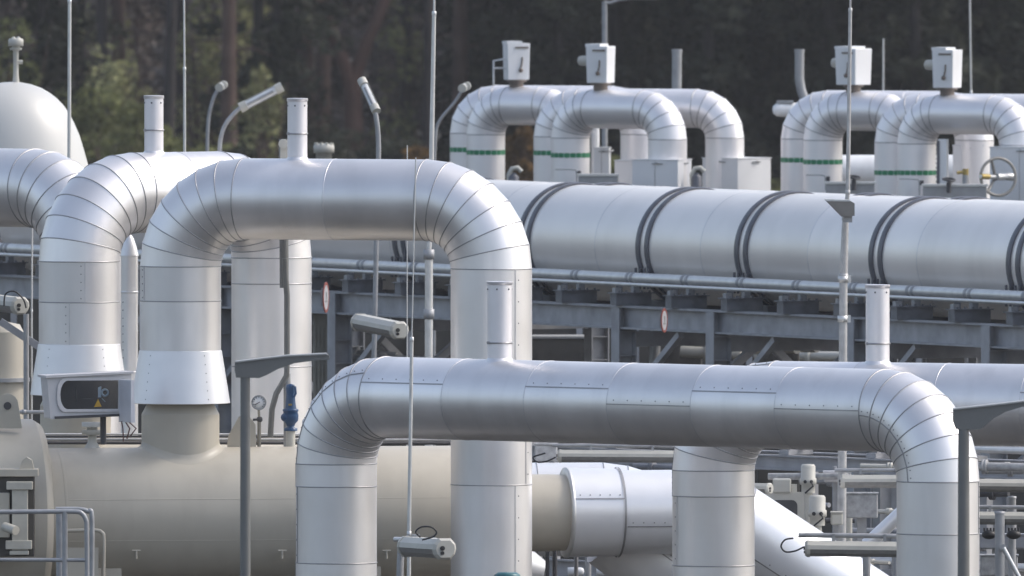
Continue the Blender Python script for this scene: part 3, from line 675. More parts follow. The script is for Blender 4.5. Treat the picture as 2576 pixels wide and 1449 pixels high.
def candle():
    d = 461.5; r = S(21.5, d); b = P(326, 935, d); z = lambda y: P(326, y, d).z
    root = thing('pointed_stack', 'slim clad stack with bright pointed cone tip between the two tall arches', 'stack', (b.x, b.y, 0.3))
    m = MB(); m.cyl((b.x, b.y, 0.3), (b.x, b.y, z(643)), r, n=32)
    for y in (735, 936): m.lathe((b.x, b.y, z(y)), Z, [(-0.02, r), (0, r + 0.012), (0.02, r)], n=32)
    for k in range(9): m.ball((b.x - r * 0.75, b.y - r * 0.66, z(760 + 20 * k)), 0.014, n=6, mi=1)
    m.build('barrel', ['clad', 'rivet'], root)
    c = MB(); c.lathe((b.x, b.y, z(643)), Z, [(0, r + 0.012), (z(620) - z(643), r * 0.82), (z(600) - z(643), r * 0.50), (z(591) - z(643), r * 0.22), (z(590) - z(643), 0)], n=32); c.build('cone_tip', 'skirtclad', root)
candle()

# ------------------------------------------------------------------ lightning rods, masts and lamps
def rod(label, pts, d, mtl='galvlight', name='lightning_rod'):
    "pts: (x, y, half width) from the top down"
    b = P(*pts[-1][:2], d); root = thing(name, label, 'mast' if name == 'mast' else 'lightning rod', (b.x, b.y, 0))
    for i, (a, c) in enumerate(zip(pts[:-1], pts[1:])):
        m = MB(); A_, B_ = P(a[0], a[1], d), P(c[0], c[1], d)
        if i == len(pts) - 2: B_ = V((B_.x, B_.y, 0))
        m.cyl(A_, B_, S(a[2], d), S(c[2] if c[2] < a[2] * 1.3 else a[2], d), n=14)
        if i: m.lathe(A_, B_ - A_, [(-0.02, S(a[2], d) * 0.6), (-0.01, S(a[2], d) * 1.15), (0.06, S(a[2], d) * 1.15), (0.07, S(a[2], d))], n=14)
        m.build('rod_tip' if i == 0 else 'tube_section', mtl, root)
    return root
rod('lightning rod in front of the white dome at left', [(176, -60, 4), (175, 0, 4.6), (170, 520, 5.2)], 482)
rod('lightning rod rising behind the left arch vent', [(462, -140, 2.6), (464, 170, 3.6), (466, 520, 4.4)], 486)
rm = rod('mast standing behind the right elbow of the tall middle arch', [(1093, -60, 3), (1092, 30, 5.2), (1085, 420, 6.5), (1079, 640, 10.5), (1078, 890, 11)], 472, name='mast')
rod('thin lightning rod in front of the crossbar, its foot by the round flood light', [(1046, 396, 1.6), (1036, 850, 4.4), (1029, 1338, 5.2), (1027, 1449, 6.2)], 431)
rod('very thin rod tip seen left of the front lightning rod', [(1024.5, 365, 1.4), (1024, 900, 2.2), (1024, 960, 2.2)], 468)
rod('thin rod between the left rod and the tall left arch', [(81, 540, 2.2), (80, 780, 2.4), (79, 900, 2.4)], 474)
rod('thin far rod right of the third valve box', [(2222.5, 97, 2.4), (2222, 240, 2.6), (2222, 300, 2.8)], 585)
rod('thin far rod above the rightmost far arch', [(2439, -60, 2.4), (2443, 230, 3.2), (2443, 300, 3.2)], 575)
mt = rod('tall mast at right with a small wedge lamp halfway up', [(2139, -80, 2.6), (2139, 22, 4.6), (2133, 480, 5.5), (2127, 545, 8.5), (2122, 690, 10.5), (2114, 1449, 12.5)], 463, 'mastgrey', name='mast')
for y in (702, 802):
    c = MB(); q = P(2121 - (y - 702) * 0.01, y, 463); c.lathe(q - Z * 0.06, Z, [(0, S(10, 463)), (0, S(13.5, 463)), (0.12, S(13.5, 463)), (0.12, S(10, 463))], n=14); c.box(q + V((S(16, 463), 0, 0)), V((S(4, 463), 0, 0)), V((0, 0.03, 0)), Z * 0.07); c.build('clamp', 'galvlight', mt)
for y in (640, 790):
    c = MB(); q = P(1079, y, 472); c.lathe(q - Z * 0.1, Z, [(0, S(10, 472)), (0, S(14, 472)), (0.2, S(14, 472)), (0.2, S(10, 472))], n=14); c.build('clamp', 'galv', rm)
def wedge_lamp():
    d = 462.3; q = P(2130, 545, d); root = thing('wedge_lamp', 'small dark wedge lamp clamped halfway up the tall right mast', 'lamp', q)
    m = MB(); m.prism([P(2075, 503, d), P(2138, 505, d), P(2150, 512, d), P(2150, 543, d), P(2116, 545, d)], V((0, 0.35, 0))); m.build('housing', 'lampwarm', root, bevel=0.015)
    m = MB(); m.prism([P(2074, 501, d - 0.02), P(2138, 503, d - 0.02), P(2138, 507, d - 0.02), P(2076, 506, d - 0.02)], V((0, 0.4, 0))); m.build('lens', 'lens', root)
    m = MB(); m.abox(P(2132, 550, d + 0.3), 0.18, 0.4, 0.14); m.build('bracket', 'galv', root)
wedge_lamp()

def paddle(label, xp, wp, ytop, pts, tip_top, d):
    "street lamp with a flat paddle-shaped head; pts is the outline of its head seen from the side"
    b = P(xp, 1449, d); root = thing('street_lamp', label, 'street lamp', (b.x, b.y, 0))
    p = MB(); p.cyl((b.x, b.y, 0), (b.x, b.y, P(xp, ytop, d).z), S(wp / 2 * 1.12, d), S(wp / 2 * 0.9, d), n=24); p.build('pole', 'lampgrey', root)
    hd = MB(); hd.prism([P(x, y, d - 0.09) for x, y in pts], V((0, 0.42, 0))); ho = hd.build('lamp_head', 'lampgrey', root, bevel=0.035)
    t = MB(); (x0, y0), (x1, y1), (x2, y2) = tip_top
    q = [P(x0, y0 - 1, d - 0.12), P(x1, y1 - 1, d - 0.12), P(x2, y2 - 1, d - 0.12), P(x2, y2 + 2.5, d - 0.12), P(x1, y1 + 2.5, d - 0.12), P(x0, y0 + 2.5, d - 0.12)]
    t.prism(q, V((0, 0.48, 0))); t.build('cover', 'lamplight', ho, bevel=0.01)
paddle('grey street lamp with its paddle head in front of the middle arches', 617, 27, 948, [(591, 911), (640, 906), (700, 899), (760, 893), (820, 891), (828, 894), (829, 905), (800, 906), (740, 914), (700, 928), (670, 944), (652, 951), (594, 950), (590, 930)], ((592, 910), (720, 895), (822, 890)), 405)
paddle('grey street lamp cut off by the right edge with its head pointing right', 2424, 31, 1080, [(2398, 1030), (2450, 1025), (2510, 1018), (2580, 1008), (2640, 1003), (2642, 1016), (2600, 1021), (2570, 1024), (2530, 1036), (2500, 1052), (2476, 1073), (2464, 1081), (2404, 1080), (2397, 1060)], ((2399, 1029), (2510, 1017), (2636, 1002)), 395)

def fluo(label, p0, p1, r, pole=None, dark=False, name='tube_light', roll=0.0, tubes=False, cable=None, d=None):
    "long explosion-proof light: six-sided housing, pale lens below, end caps"
    a, b = V(p0), V(p1); dr = (b - a).normalized(); side = dr.cross(Z).normalized(); up = side.cross(dr).normalized()
    if side.y > 0: side = -side
    root = thing(name, label, 'light', a)
    def ringat(c, k, prof): return [c + side * (x * r * k) + up * (y * r * k) for x, y in prof]
    top = [(1, 0.0), (0.92, 0.42), (0.5, 0.86), (-0.5, 0.86), (-0.92, 0.42), (-1, 0.0)]; bot = [(1, 0.0), (-1, 0.0), (-0.86, -0.42), (-0.5, -0.78), (0.5, -0.78), (0.86, -0.42)]
    m = MB(); m.quadring([ringat(a, 1, top), ringat(b, 1, top)], smooth=False, cap0=True, cap1=True); m.build('housing', 'cream' if not dark else 'galv', root)
    m = MB(); e = dr * r * 0.12; m.quadring([ringat(a + e, 0.96, bot), ringat(b - e, 0.96, bot)], smooth=False, cap0=True, cap1=True); m.build('lens', 'lenscap', root)
    full = [(1.04, 0.0), (0.96, 0.46), (0.52, 0.92), (-0.52, 0.92), (-0.96, 0.46), (-1.04, 0), (-0.9, -0.46), (-0.52, -0.84), (0.52, -0.84), (0.9, -0.46)]
    for c, s_ in ((a, -1), (b, 1)):
        m = MB(); m.quadring([ringat(c - dr * s_ * r * 0.25, 1, full), ringat(c + dr * s_ * r * 0.05, 1, full), ringat(c + dr * s_ * r * 0.3, 0.8, full)], smooth=False, cap0=True, cap1=True); cap = m.build('end_cap', 'cream' if not dark else 'galv', root)
        m = MB(); m.cyl(c + dr * s_ * r * 0.2 + up * r * 0.1 + side * 0.3 * r, c + dr * s_ * r * 0.45 + up * r * 0.1 + side * 0.3 * r, r * 0.2, n=10); m.cyl(c + dr * s_ * r * 0.2 - up * r * 0.3 + side * 0.3 * r, c + dr * s_ * r * 0.42 - up * r * 0.3 + side * 0.3 * r, r * 0.16, n=10); m.build('plug', 'black', cap)
    if tubes:
        t = MB(); t.cyl(a - dr * r * 1.0 + up * r * 1.45, b + dr * r * 0.6 + up * r * 1.45, r * 0.26, n=14)
        t.build('carrier_tube', 'galv', root)
        for u in (0.25, 0.75):
            t = MB(); q = a.lerp(b, u); t.box(q + up * r * 1.2, dr * r * 0.16, side * r * 0.4, up * r * 0.45); t.build('clamp', 'galv', root)
    if cable:
        t = MB(); t.tube([P(x, y, d) for x, y in cable], 0.016, n=8); t.build('cable', 'black', root)
    return root
def curve(pts, n=8):
    "smooth line through the given photo points"
    out = []
    for i in range(len(pts) - 1):
        p0, p1, p2, p3 = (V((*pts[max(i - 1, 0)], 0)), V((*pts[i], 0)), V((*pts[i + 1], 0)), V((*pts[min(i + 2, len(pts) - 1)], 0)))
        for k in range(n):
            t = k / n; out.append(0.5 * ((2 * p1) + (p2 - p0) * t + (2 * p0 - 5 * p1 + 4 * p2 - p3) * t * t + (3 * p1 - p0 - 3 * p2 + p3) * t ** 3))
    out.append(V((*pts[-1], 0))); return [(q.x, q.y) for q in out]
def yard_lamp(label, pole, tube0, tube1, d, w, r, dz=0.0):
    "swan-neck yard lamp carrying a tube light"
    pts = [P(x, y, d) for x, y in curve(pole)]; b = pts[-1]
    root = thing('yard_lamp', label, 'yard lamp', (b.x, b.y, 0)); m = MB(); m.tube(pts + [V((b.x, b.y, 0))], S(w / 2, d), n=14); m.build('pole', 'galv', root)
    a, c = P(*tube0, d), P(*tube1, d + dz); dr = (c - a).normalized(); sd_ = dr.cross(V((0, 1, 0))).normalized(); fw = V((0, 1, 0)); R = S(r, d)
    m = MB(); ring = lambda q, k: [q + sd_ * (R * k * math.cos(t)) + fw * (R * k * 0.8 * math.sin(t)) for t in [2 * math.pi * i / 10 for i in range(10)]]
    m.quadring([ring(a, 0.9), ring(c, 0.9)], smooth=True); h_ = m.build('lens', 'lampwhite', root)
    m = MB(); back = [[q + sd_ * (R * k * 1.06 * math.cos(t)) + fw * (R * 0.86 * k * math.sin(t)) - (sd_ * R * 0.0) for t in [math.pi * (-0.1 + 1.2 * i / 8) for i in range(9)]] for q, k in ((a - dr * 0.05, 0.8), (a, 1), (c, 1), (c + dr * 0.05, 0.8))]
    m.quadring(back, closed=False); m.build('housing', 'cream', root)
    for q in (a, c): MB().cyl(q - dr * 0.08, q + dr * 0.08, R * 1.08, n=16).build('end_ring', 'cream', root)
    s = MB(); s.cyl(a + dr * 0.1 - fw * R * 0.9, c - dr * 0.15 - fw * R * 0.9, 0.035, n=6); s.build('tube', 'galv', root)
yard_lamp('swan-neck yard lamp leaning right with a long tube light, left of the middle vent', [(617, 262), (590, 284), (568, 312), (556, 345), (552, 390), (550, 480)], (612, 268), (702, 222), 528, 11, 12)
yard_lamp('yard lamp with its tube light tilted left, right of the middle vent', [(940, 268), (947, 300), (951, 340), (952, 400), (947, 600), (941, 890), (940, 960)], (944, 274), (913, 208), 486, 13, 11, 0.5)
yard_lamp('yard lamp seen end-on, far behind the first swan-neck lamp', [(548, 226), (536, 250), (526, 290), (522, 340), (521, 420)], (552, 220), (562, 214), 560, 9, 10, 1.2)
yard_lamp('yard lamp seen end-on right of the mast, its arm curving up from behind it', [(1160, 232), (1140, 262), (1112, 295), (1098, 325), (1094, 380), (1092, 460)], (1163, 222), (1174, 217), 545, 8, 10, 1.2)
def far_lamp():
    d = 600; b = P(1522, 440, d); root = thing('street_lamp', 'far grey street lamp rising behind the second valve box', 'street lamp', (b.x, b.y, 0))
    m = MB(); m.cyl((b.x, b.y, 0), P(1521, 4, d), S(8, d), S(7, d), n=14); m.build('pole', 'galv', root)
    m = MB(); m.tube([P(1521, 6, d), P(1535, 8, d), P(1556, 0, d), P(1600, -6, d)], S(4, d), n=8); m.build('arm', 'galv', root)
    m = MB(); m.box(P(1625, -8, d), V((S(30, d), 0, 0)), V((0, 0.2, 0)), Z * 0.07); m.build('lamp_head', 'galv', root, bevel=0.03)
far_lamp()
def stack_pipe(label, pts, w, d):
    b = P(*pts[-1], d); root = thing('vent_pipe', label, 'vent pipe', (b.x, b.y, 0)); m = MB(); m.tube([P(x, y, d) for x, y in pts] + [V((b.x, b.y, 0))], S(w / 2, d), n=18); m.build('barrel', 'galv', root)
    c = MB(); p = P(*pts[0], d); c.cyl(p - Z * 0.05, p + Z * 0.02, S(w / 2 + 1, d), n=18); c.build('rim', 'galv', root)
stack_pipe('straight grey vent pipe behind the left far arches', [(1703, 126), (1702, 240), (1702, 330)], 25, 575)
stack_pipe('grey vent pipe with a kink behind the right far arches', [(2011, 126), (2011, 200), (2015, 225), (2024, 250), (2028, 330)], 24, 575)
o = P(1975, 276, 566); rt = thing('silencer', 'short white round-ended silencer poking out left of the right far arches', 'silencer', o); m = MB(); m.lathe(P(1943, 276, 566), V((1, 0.1, -0.01)), [(0, 0.0), (0.02, 0.09), (0.1, 0.155), (0.2, 0.17), (1.6, 0.17)], n=24); m.build('barrel', 'white', rt)
m = MB(); m.cyl(P(2003, 288, 566), V((P(2003, 288, 566).x, 566, 0)), 0.1, n=12); m.build('leg', 'galv', rt); m = MB(); m.box(P(1975, 256, 566), V((0.2, 0, 0)), V((0, 0.1, 0)), Z * 0.03); m.build('bracket', 'galv', rt)

# crank-legged post in front of the left arch leg
def hinge_post():
    d = 456.4; b = P(722, 1100, d); root = thing('hinged_post', 'dark hinged post standing in front of the rear leg of the left arch', 'post', (b.x, b.y, 0))
    m = MB(); m.cyl(P(713, 350, d), P(715, 724, d), S(11.5, d), n=16); m.build('upper_tube', 'lampgrey', root)
    m = MB(); m.tube([P(717, 650, d - 0.15), P(718, 690, d - 0.15), P(722, 745, d - 0.15), P(722, 900, d - 0.15), P(721, 945, d - 0.15), P(695, 990, d - 0.15), P(684, 1030, d - 0.15), P(680, 1100, d - 0.15)], S(7.5, d), n=14); m.build('lower_tube', 'lampgrey', root)
    m = MB(); m.cyl(P(722, 940, d - 0.1), (P(722, 940, d).x, d - 0.1, 0), S(9, d), n=14); m.build('stand', 'galv', root)
    m = MB(); q = P(712, 362, d - 0.3); m.cyl(q, q + V((0, 0.2, 0)), 0.09, n=14); m.abox(P(713, 380, d - 0.1), 0.12, 0.2, 0.3); m.build('lamp_head', 'cream', root)
hinge_post()
q = P(815, 375, 546); rt = thing('vent_valve', 'beige valve cap peeping over the middle crossbar beside its vent', 'valve cap', (q.x, q.y, 0)); m = MB()
m.lathe((q.x, q.y, 0), Z, [(P(815, 450, 546).z, S(20, 546)), (P(815, 385, 546).z, S(20, 546)), (P(815, 385, 546).z, S(26, 546)), (P(815, 366, 546).z, S(26, 546)), (P(815, 362, 546).z, S(20, 546)), (P(815, 361, 546).z, 0)], n=24); m.build('cap', 'cream', rt)
m = MB()
for k in range(10): m.cyl(V((q.x + S(22, 546) * math.cos(k * 0.628), q.y + S(22, 546) * math.sin(k * 0.628), P(0, 367, 546).z)), V((q.x + S(22, 546) * math.cos(k * 0.628), q.y + S(22, 546) * math.sin(k * 0.628), P(0, 359, 546).z)), 0.03, n=6)
m.build('bolt', 'cream', rt); m = MB(); m.cyl((q.x, q.y, 0), (q.x, q.y, P(815, 450, 546).z), S(20, 546), n=20); m.build('stem', 'cream', rt)

# tube lights in the middle ground
fluo('cream tube light under the middle crossbar, in front of the rack', P(905, 812, 478), P(1004, 832, 476.2), S(25, 478), cable=None)
fluo('cream tube light at the left edge beside the left arch', P(-70, 756, 466), P(50, 770, 464.2), S(25, 466), cable=curve([(10, 770), (14, 740), (36, 733), (58, 752), (66, 775)]), d=464)
fluo('round-ended flood light clamped to the foot of the front lightning rod', P(1028, 1376, 429.4), P(1118, 1382, 427.6), S(30, 429), tubes=False, cable=curve([(1058, 1352), (1046, 1338), (1060, 1326), (1084, 1326), (1098, 1338), (1090, 1350), (1062, 1358)]), d=427.6, name='flood_light')
o = thing('light_stand', 'grey bent stand holding the round-ended flood light', 'stand', V((P(1012, 1449, 430).x, 430, 0))); m = MB(); m.tube([P(x, y, 430) for x, y in curve([(1030, 1354), (1016, 1362), (1009, 1385), (1006, 1449)])] + [V((P(1006, 1449, 430).x, 430, 0))], S(9, 430), n=12); m.build('pole', 'galv', o)
m = MB(); m.cyl(P(992, 1357, 430), P(1098, 1359, 429.6), S(6.5, 430), n=12); m.build('cross_tube', 'galvlight', o); m = MB(); m.abox(P(1062, 1368, 429.3), 0.2, 0.12, 0.16); m.abox(P(1046, 1358, 429.4), 0.14, 0.14, 0.2); m.build('clamp', 'galv', o)
fluo('grey tube light under a carrier tube beside the right front leg', P(2032, 1381, 440), P(2290, 1384, 440), S(24, 440), tubes=True, cable=curve([(1996, 1354), (1975, 1358), (1965, 1374), (1976, 1388), (2000, 1386), (2022, 1376)]), d=439.7)
fluo('cream tube light behind the mast, left of the right front leg', P(2120, 1212, 459), P(2300, 1212, 459), S(20, 459), tubes=True)
fluo('upper cream tube light at the right edge right of the front leg', P(2440, 1222, 447), P(2640, 1224, 447), S(20, 447))
fluo('lower cream tube light at the right edge under a carrier tube', P(2440, 1304, 446), P(2640, 1306, 446), S(20, 446), tubes=True)
fluo('cream tube light over the white tee, behind the front crossbar', P(1408, 1148, 462), P(1720, 1150, 462), S(19, 462), tubes=True, cable=curve([(1372, 1140), (1342, 1150), (1352, 1162), (1376, 1160), (1398, 1150)]), d=461.5)
fluo('short cream light peeking from behind the second arch leg', P(1850, 1229, 461), P(1935, 1230, 460.6), S(16, 461))

# ------------------------------------------------------------------ safety valve, gauge, cabinet
def safety_valve():
    d = 455.6; z = lambda y: P(730, y, d).z; q = P(731, 1085, d)
    root = thing('safety_valve', 'dark blue safety valve standing in front of the rear left leg', 'valve', (q.x, q.y, z(1100)))
    m = MB(); m.lathe((q.x, q.y, 0), Z, [(z(1084), S(17, d)), (z(1078), S(17, d)), (z(1074), S(9, d)), (z(1066), S(12, d)), (z(1058), S(19, d)), (z(1045), S(20, d)), (z(1036), S(18, d)), (z(1034), S(20, d)), (z(1030), S(20, d)), (z(1028), S(15, d))], n=24, cap0=True); m.ball(P(717, 1050, d - 0.06), S(11, d)); m.build('body', 'blue', root)
    m = MB(); m.lathe((q.x, q.y, 0), Z, [(z(1030), S(15, d)), (z(1015), S(12.5, d)), (z(1000), S(11.5, d)), (z(984), S(11, d)), (z(976), S(12, d)), (z(968), S(10, d)), (z(965), 0)], n=20); m.build('bonnet', 'blue', root)
    m = MB(); m.tube([P(735, 970, d - 0.1), P(743, 974, d - 0.1), P(744, 990, d - 0.1), P(739, 1000, d - 0.1)], 0.022, n=8); m.build('lever', 'blue', root)
    m = MB(); m.abox(P(730, 1018, d - 0.1), 0.07, 0.02, 0.035); m.build('tag_plate', 'brass', root)
    m = MB(); m.cyl((q.x, q.y, 0.0), (q.x, q.y, z(1084)), S(12, d), n=14); m.build('riser', 'cream', root)
safety_valve()
def gauge():
    d = 455.5; q = P(651, 1013, d); r = S(19, d); root = thing('pressure_gauge', 'round dial pressure gauge beside the blue valve', 'gauge', (q.x, q.y, 0))
    m = MB(); m.lathe(q + V((0, 0.05, 0)), V((0, -1, 0)), [(-0.04, 0), (-0.04, r), (0.04, r), (0.04, r), (0.05, r * 0.9), (0.035, r * 0.88)], n=28); m.build('case', 'galv', root)
    m = MB(); m.lathe(q + V((0, 0.02, 0)), V((0, -1, 0)), [(0, r * 0.9), (0.005, r * 0.9), (0.006, 0)], n=28)
    for k in range(11):
        a = R_(225 - 27 * k); m.box(q + V((math.cos(a) * r * 0.72, 0.012, math.sin(a) * r * 0.72)), V((math.cos(a), 0, math.sin(a))) * r * 0.1, V((0, 0.004, 0)), V((-math.sin(a), 0, math.cos(a))) * r * 0.03, mi=1)
    m.build('dial', ['white', 'black'], root)
    m = MB(); m.bar(q + V((r * 0.15, 0.008, r * 0.1)), q + V((-r * 0.55, 0.008, -r * 0.3)), 0.006, 0.012); m.build('needle', 'black', root)
    m = MB(); m.cyl(P(651, 1031, d), P(652, 1050, d), S(3.5, d), n=10); m.cyl(P(652, 1060, d), V((P(652, 1060, d).x, d, 0)), S(5, d), n=10); m.build('stem', 'brasspipe', root)
    m = MB(); m.ball(P(653, 1055, d), S(8, d)); m.cyl(P(636, 1056, d), P(653, 1055, d), S(3, d), n=8); m.build('isolating_valve', 'dark', root)
gauge()
def cabinet():
    d = 452.3; q = P(215, 1055, d); root = thing('control_cabinet', 'pale grey control cabinet with a dark rounded window and a yellow triangle', 'cabinet', (q.x, q.y, q.z))
    rx = V((math.cos(R_(14)), math.sin(R_(14)), 0)); fn = V((rx.y, -rx.x, 0))
    def C(x, y, o_=0.0):
        b = P(214, y, d); t = (x - 214) * d / FPX / rx.x; return V((b.x, b.y, b.z)) + rx * t + fn * o_
    m = MB(); out = [C(118, 944), C(330, 936), C(330, 1045), C(128, 1054)]; m.prism(out, -fn * 0.55); m.build('body', 'cabgrey', root, bevel=0.03)
    m = MB(); m.prism([C(114, 944, .06), C(334, 935, .06), C(334, 940, .06), C(114, 950, .06)], -fn * 0.7); m.build('roof', 'cabgrey', root)
    # raised door frame round the window
    win = []
    for i in range(13):
        a = math.pi / 2 + math.pi * i / 12; win.append((170 + 20 * math.cos(a) * 0.95, 993 - 36 * math.sin(a)))
    win = [(296, 957)] + win[0:] + [(296, 1029)]
    ow = [(x + (-8 if x < 180 else 6), y + (-7 if y < 993 else 7)) for x, y in win]
    m = MB(); m.quadring([[C(x, y, 0.012) for x, y in ow], [C(x, y, 0.035) for x, y in ow], [C(x, y, 0.035) for x, y in win], [C(x, y, -0.0) for x, y in win]], smooth=False); fr_ = m.build('window_frame', 'cabgrey', root)
    m = MB(); m.prism([C(x, y, 0.010) for x, y in win], -fn * 0.02); gl = m.build('window', 'glass', root)
    m = MB(); m.prism([C(246, 1004, 0.02), C(255, 1023, 0.02), C(236, 1024, 0.02)], -fn * 0.008); m.build('warning_sign', 'yellow', gl)
    m = MB(); m.torus(C(263, 988, 0.025), fn, S(8, d), S(2.6, d), n=20, m=6); m.prism([C(246, 975, .02), C(254, 972, .02), C(254, 1000, .02), C(246, 1000, .02)], -fn * .006); m.bar(C(256, 1003, .02), C(264, 1011, .02), 0.03, 0.01); m.build('switch', 'lampdial', gl)
    for (x0, y0, x1, y1) in ((190, 975, 192, 1012), (205, 1003, 240, 1004)):
        m = MB(); m.bar(C(x0, y0, .016), C(x1, y1, .016), 0.012, 0.008); m.build('wire_bundle', 'dark', gl)
    # opened door leaf at the right
    m = MB(); m.prism([C(298, 955, 0.02), C(306, 955, 0.02), C(308, 1062, 0.02), C(298, 1062, 0.02)], fn * 0.5 + rx * 0.12); m.build('door', 'cabdoor', root, bevel=0.01)
    m = MB()
    m.bar(C(138, 1050, -0.1), C(318, 1044, -0.1), 0.3, 0.05); m.build('base_frame', 'dark', root)
    m = MB(); m.cyl(C(268, 1046, -0.3), C(269, 1120, -0.3), 0.06, n=10); m.build('post', 'dark', root)
    m = MB()
    for k, (x, yb) in enumerate(((305, 1110), (314, 1104), (322, 1098))):
        m.tube([C(x - 4, 1060, 0.15), C(x - 2 + 8 * k, 1078, 0.2), C(x + 2, yb, 0.1)], 0.014, n=6)
    m.build('cable', 'cablered', root)
cabinet()
# conduit rails between the two vessels
def rails(label, y, x0, x1, d0, d1, r, mt_='galv', clamps=()):
    a, b = P(x0, y, d0), P(x1, y + 1, d1); root = thing('conduit', label, 'conduit', a); m = MB(); m.cyl(a, b, S(r, d0), n=14); m.build('tube', mt_, root)
    for u in clamps:
        c = MB(); c.lathe(a.lerp(b, u), b - a, [(-0.04, S(r, d0)), (-0.04, S(r + 1.5, d0)), (0.04, S(r + 1.5, d0)), (0.04, S(r, d0))], n=14); c.build('clamp', mt_, root)
for i, (y, r, mt_) in enumerate(((1098, 3.0, 'dark'), (1106, 4.0, 'galv'), (1114, 4.0, 'dark'), (1092, 2.4, 'galvlight'))):
    rails(['upper dark conduit above the beige vessel', 'thick grey conduit above the beige vessel', 'lowest dark conduit above the beige vessel', 'thin bright conduit above the beige vessel'][i], y, 40, 1140, 455.6 + 0.2 * i, 457.6 + 0.2 * i, r, mt_, (0.18, 0.41, 0.55, 0.66))
rails('short grey conduit near the left edge above the closure', 1036, -30, 150, 456, 456.2, 5, 'galv', (0.5,))

# ------------------------------------------------------------------ oval signs, handwheel and small valves
def oval_sign(label, x, y, d, hw, hh):
    q = P(x, y, d); Rr = S(hh, d); yaw = math.acos(hw / hh); nrm = V((math.sin(yaw), -math.cos(yaw), 0)); root = thing('round_sign', label, 'sign', q)
    m = MB(); m.lathe(q, -nrm, [(-0.0, Rr * 0.80), (-0.0, Rr), (0, Rr), (0.02, Rr), (0.02, Rr * 0.0)], n=36); m.build('rim', 'red', root)
    m = MB(); m.lathe(q - nrm * 0.005, nrm, [(0, Rr * 0.82), (0.001, 0.0)], n=36); m.build('sign_face', 'signface', root)
    al = V((-nrm.y, nrm.x, 0)) if False else V((math.cos(yaw), math.sin(yaw), 0)); m = MB()
    m.box(q + nrm * 0.002 + Z * Rr * 0.1, al * Rr * 0.12, nrm * 0.004, Z * Rr * 0.25); m.box(q + nrm * 0.002 - Z * Rr * 0.25, al * Rr * 0.3, nrm * 0.004, Z * Rr * 0.06); m.build('pictogram', 'greymid', root)
    m = MB(); m.abox(q - nrm * 0.08, 0.06, 0.1, Rr * 1.2); m.build('bracket', 'galv', root)
oval_sign('red-rimmed round sign seen almost edge-on left, under the middle crossbar', 821, 748, 503, 7.0, 39)
oval_sign('red-rimmed round sign seen almost edge-on, on the rack beam right of the tall arch', 1672, 806, 494, 8, 31)
def handwheel(label, x, y, d, r, tube, mt_, spokes=3):
    q = P(x, y, d); Rr = S(r, d); ax = V((0.35, -0.93, 0.05)).normalized(); root = thing('handwheel', label, 'handwheel', q)
    m = MB(); m.torus(q, ax, Rr, S(tube, d), n=44, m=8); m.build('rim', mt_, root)
    X, Y = m.frame(ax)
    for k in range(spokes):
        a = 0.9 + 2 * math.pi * k / spokes; e = X * math.cos(a) + Y * math.sin(a); m = MB(); m.cyl(q + e * Rr - ax * 0.0, q - ax * 0.18, S(tube * 1.05, d), n=8); m.build('spoke', mt_, root)
    m = MB(); m.cyl(q - ax * 0.25, q - ax * 0.05, S(9, d), n=14); m.build('hub', mt_, root)
    m = MB(); m.cyl(q - ax * 0.1, q + V((-S(46, d), -0.5, 0.02)), S(5, d), n=12, mi=0); m.cyl(q + V((-S(24, d), -0.27, 0.01)), q + V((-S(44, d), -0.48, 0.02)), S(7, d), n=12, mi=1); m.build('spindle', ['galvlight', 'brass'], root)
    m = MB(); m.cyl(q - ax * 0.05, q + V((S(36, d), 0.3, 0.0)), S(9, d), n=12); m.build('gearbox', 'galvlight', root)
handwheel('big grey handwheel with brass spindle before the tall grey box at right', 2511, 445, 549.5, 47, 4.0, 'wheelgrey')
def tap(label, x, y, d, brass=False):
    q = P(x, y, d); root = thing('small_valve', label, 'valve', (q.x, q.y, q.z - 0.2)); m = MB(); m.cyl(q - Z * 0.25, q, S(6 if not brass else 8, d), n=12); m.build('body', 'dark' if not brass else 'galv', root)
    m = MB()
    if brass: m.cyl(q + Z * 0.0, q + Z * 0.14, S(8, d), n=12); m.cyl(q + V((-0.2, -0.05, 0.05)), q + V((0, 0, 0.07)), 0.04, n=8)
    else: m.torus(q + Z * 0.06, V((0.1, -0.2, 1)), S(16, d), S(2.2, d), n=20, m=6); m.cyl(q - Z * 0.02, q + Z * 0.07, 0.03, n=8); m.box(q + Z * 0.06, V((S(16, d), 0, 0)), V((0, 0.02, 0)), Z * 0.01)
    m.build('handle', 'dark' if not brass else 'brass', root)
tap('small dark tap between the right far arches', 2148, 452, 550.5); tap('small dark tap left of the brass valve', 2387, 458, 548); tap('small brass-topped valve left of the handwheel', 2429, 440, 549.2, True)
def hook(label, x0, x1, y, d):
    root = thing('bent_pipe', label, 'pipe', P(x1, y + 30, d)); m = MB(); m.tube([P(x, yy, d) for x, yy in curve([(x0, y), (x1 - 8, y + 1), (x1, y + 8), (x1 + 1, y + 40)])], S(1.6, d), n=8); m.build('tube', 'galv', root)
    m = MB(); m.cyl(P(x1 + 7, y + 4, d), P(x1 + 7, y + 16, d), S(5, d), n=10); m.build('fitting', 'dark', root)
hook('thin bent pipe in front of the sixth far arch leg', 2028, 2076, 440, 554.5); hook('thin bent pipe in front of the green band near the right edge', 2262, 2312, 450, 551); hook('thin bent pipe in front of the second boxed far arch', 1396, 1450, 426, 557.5)
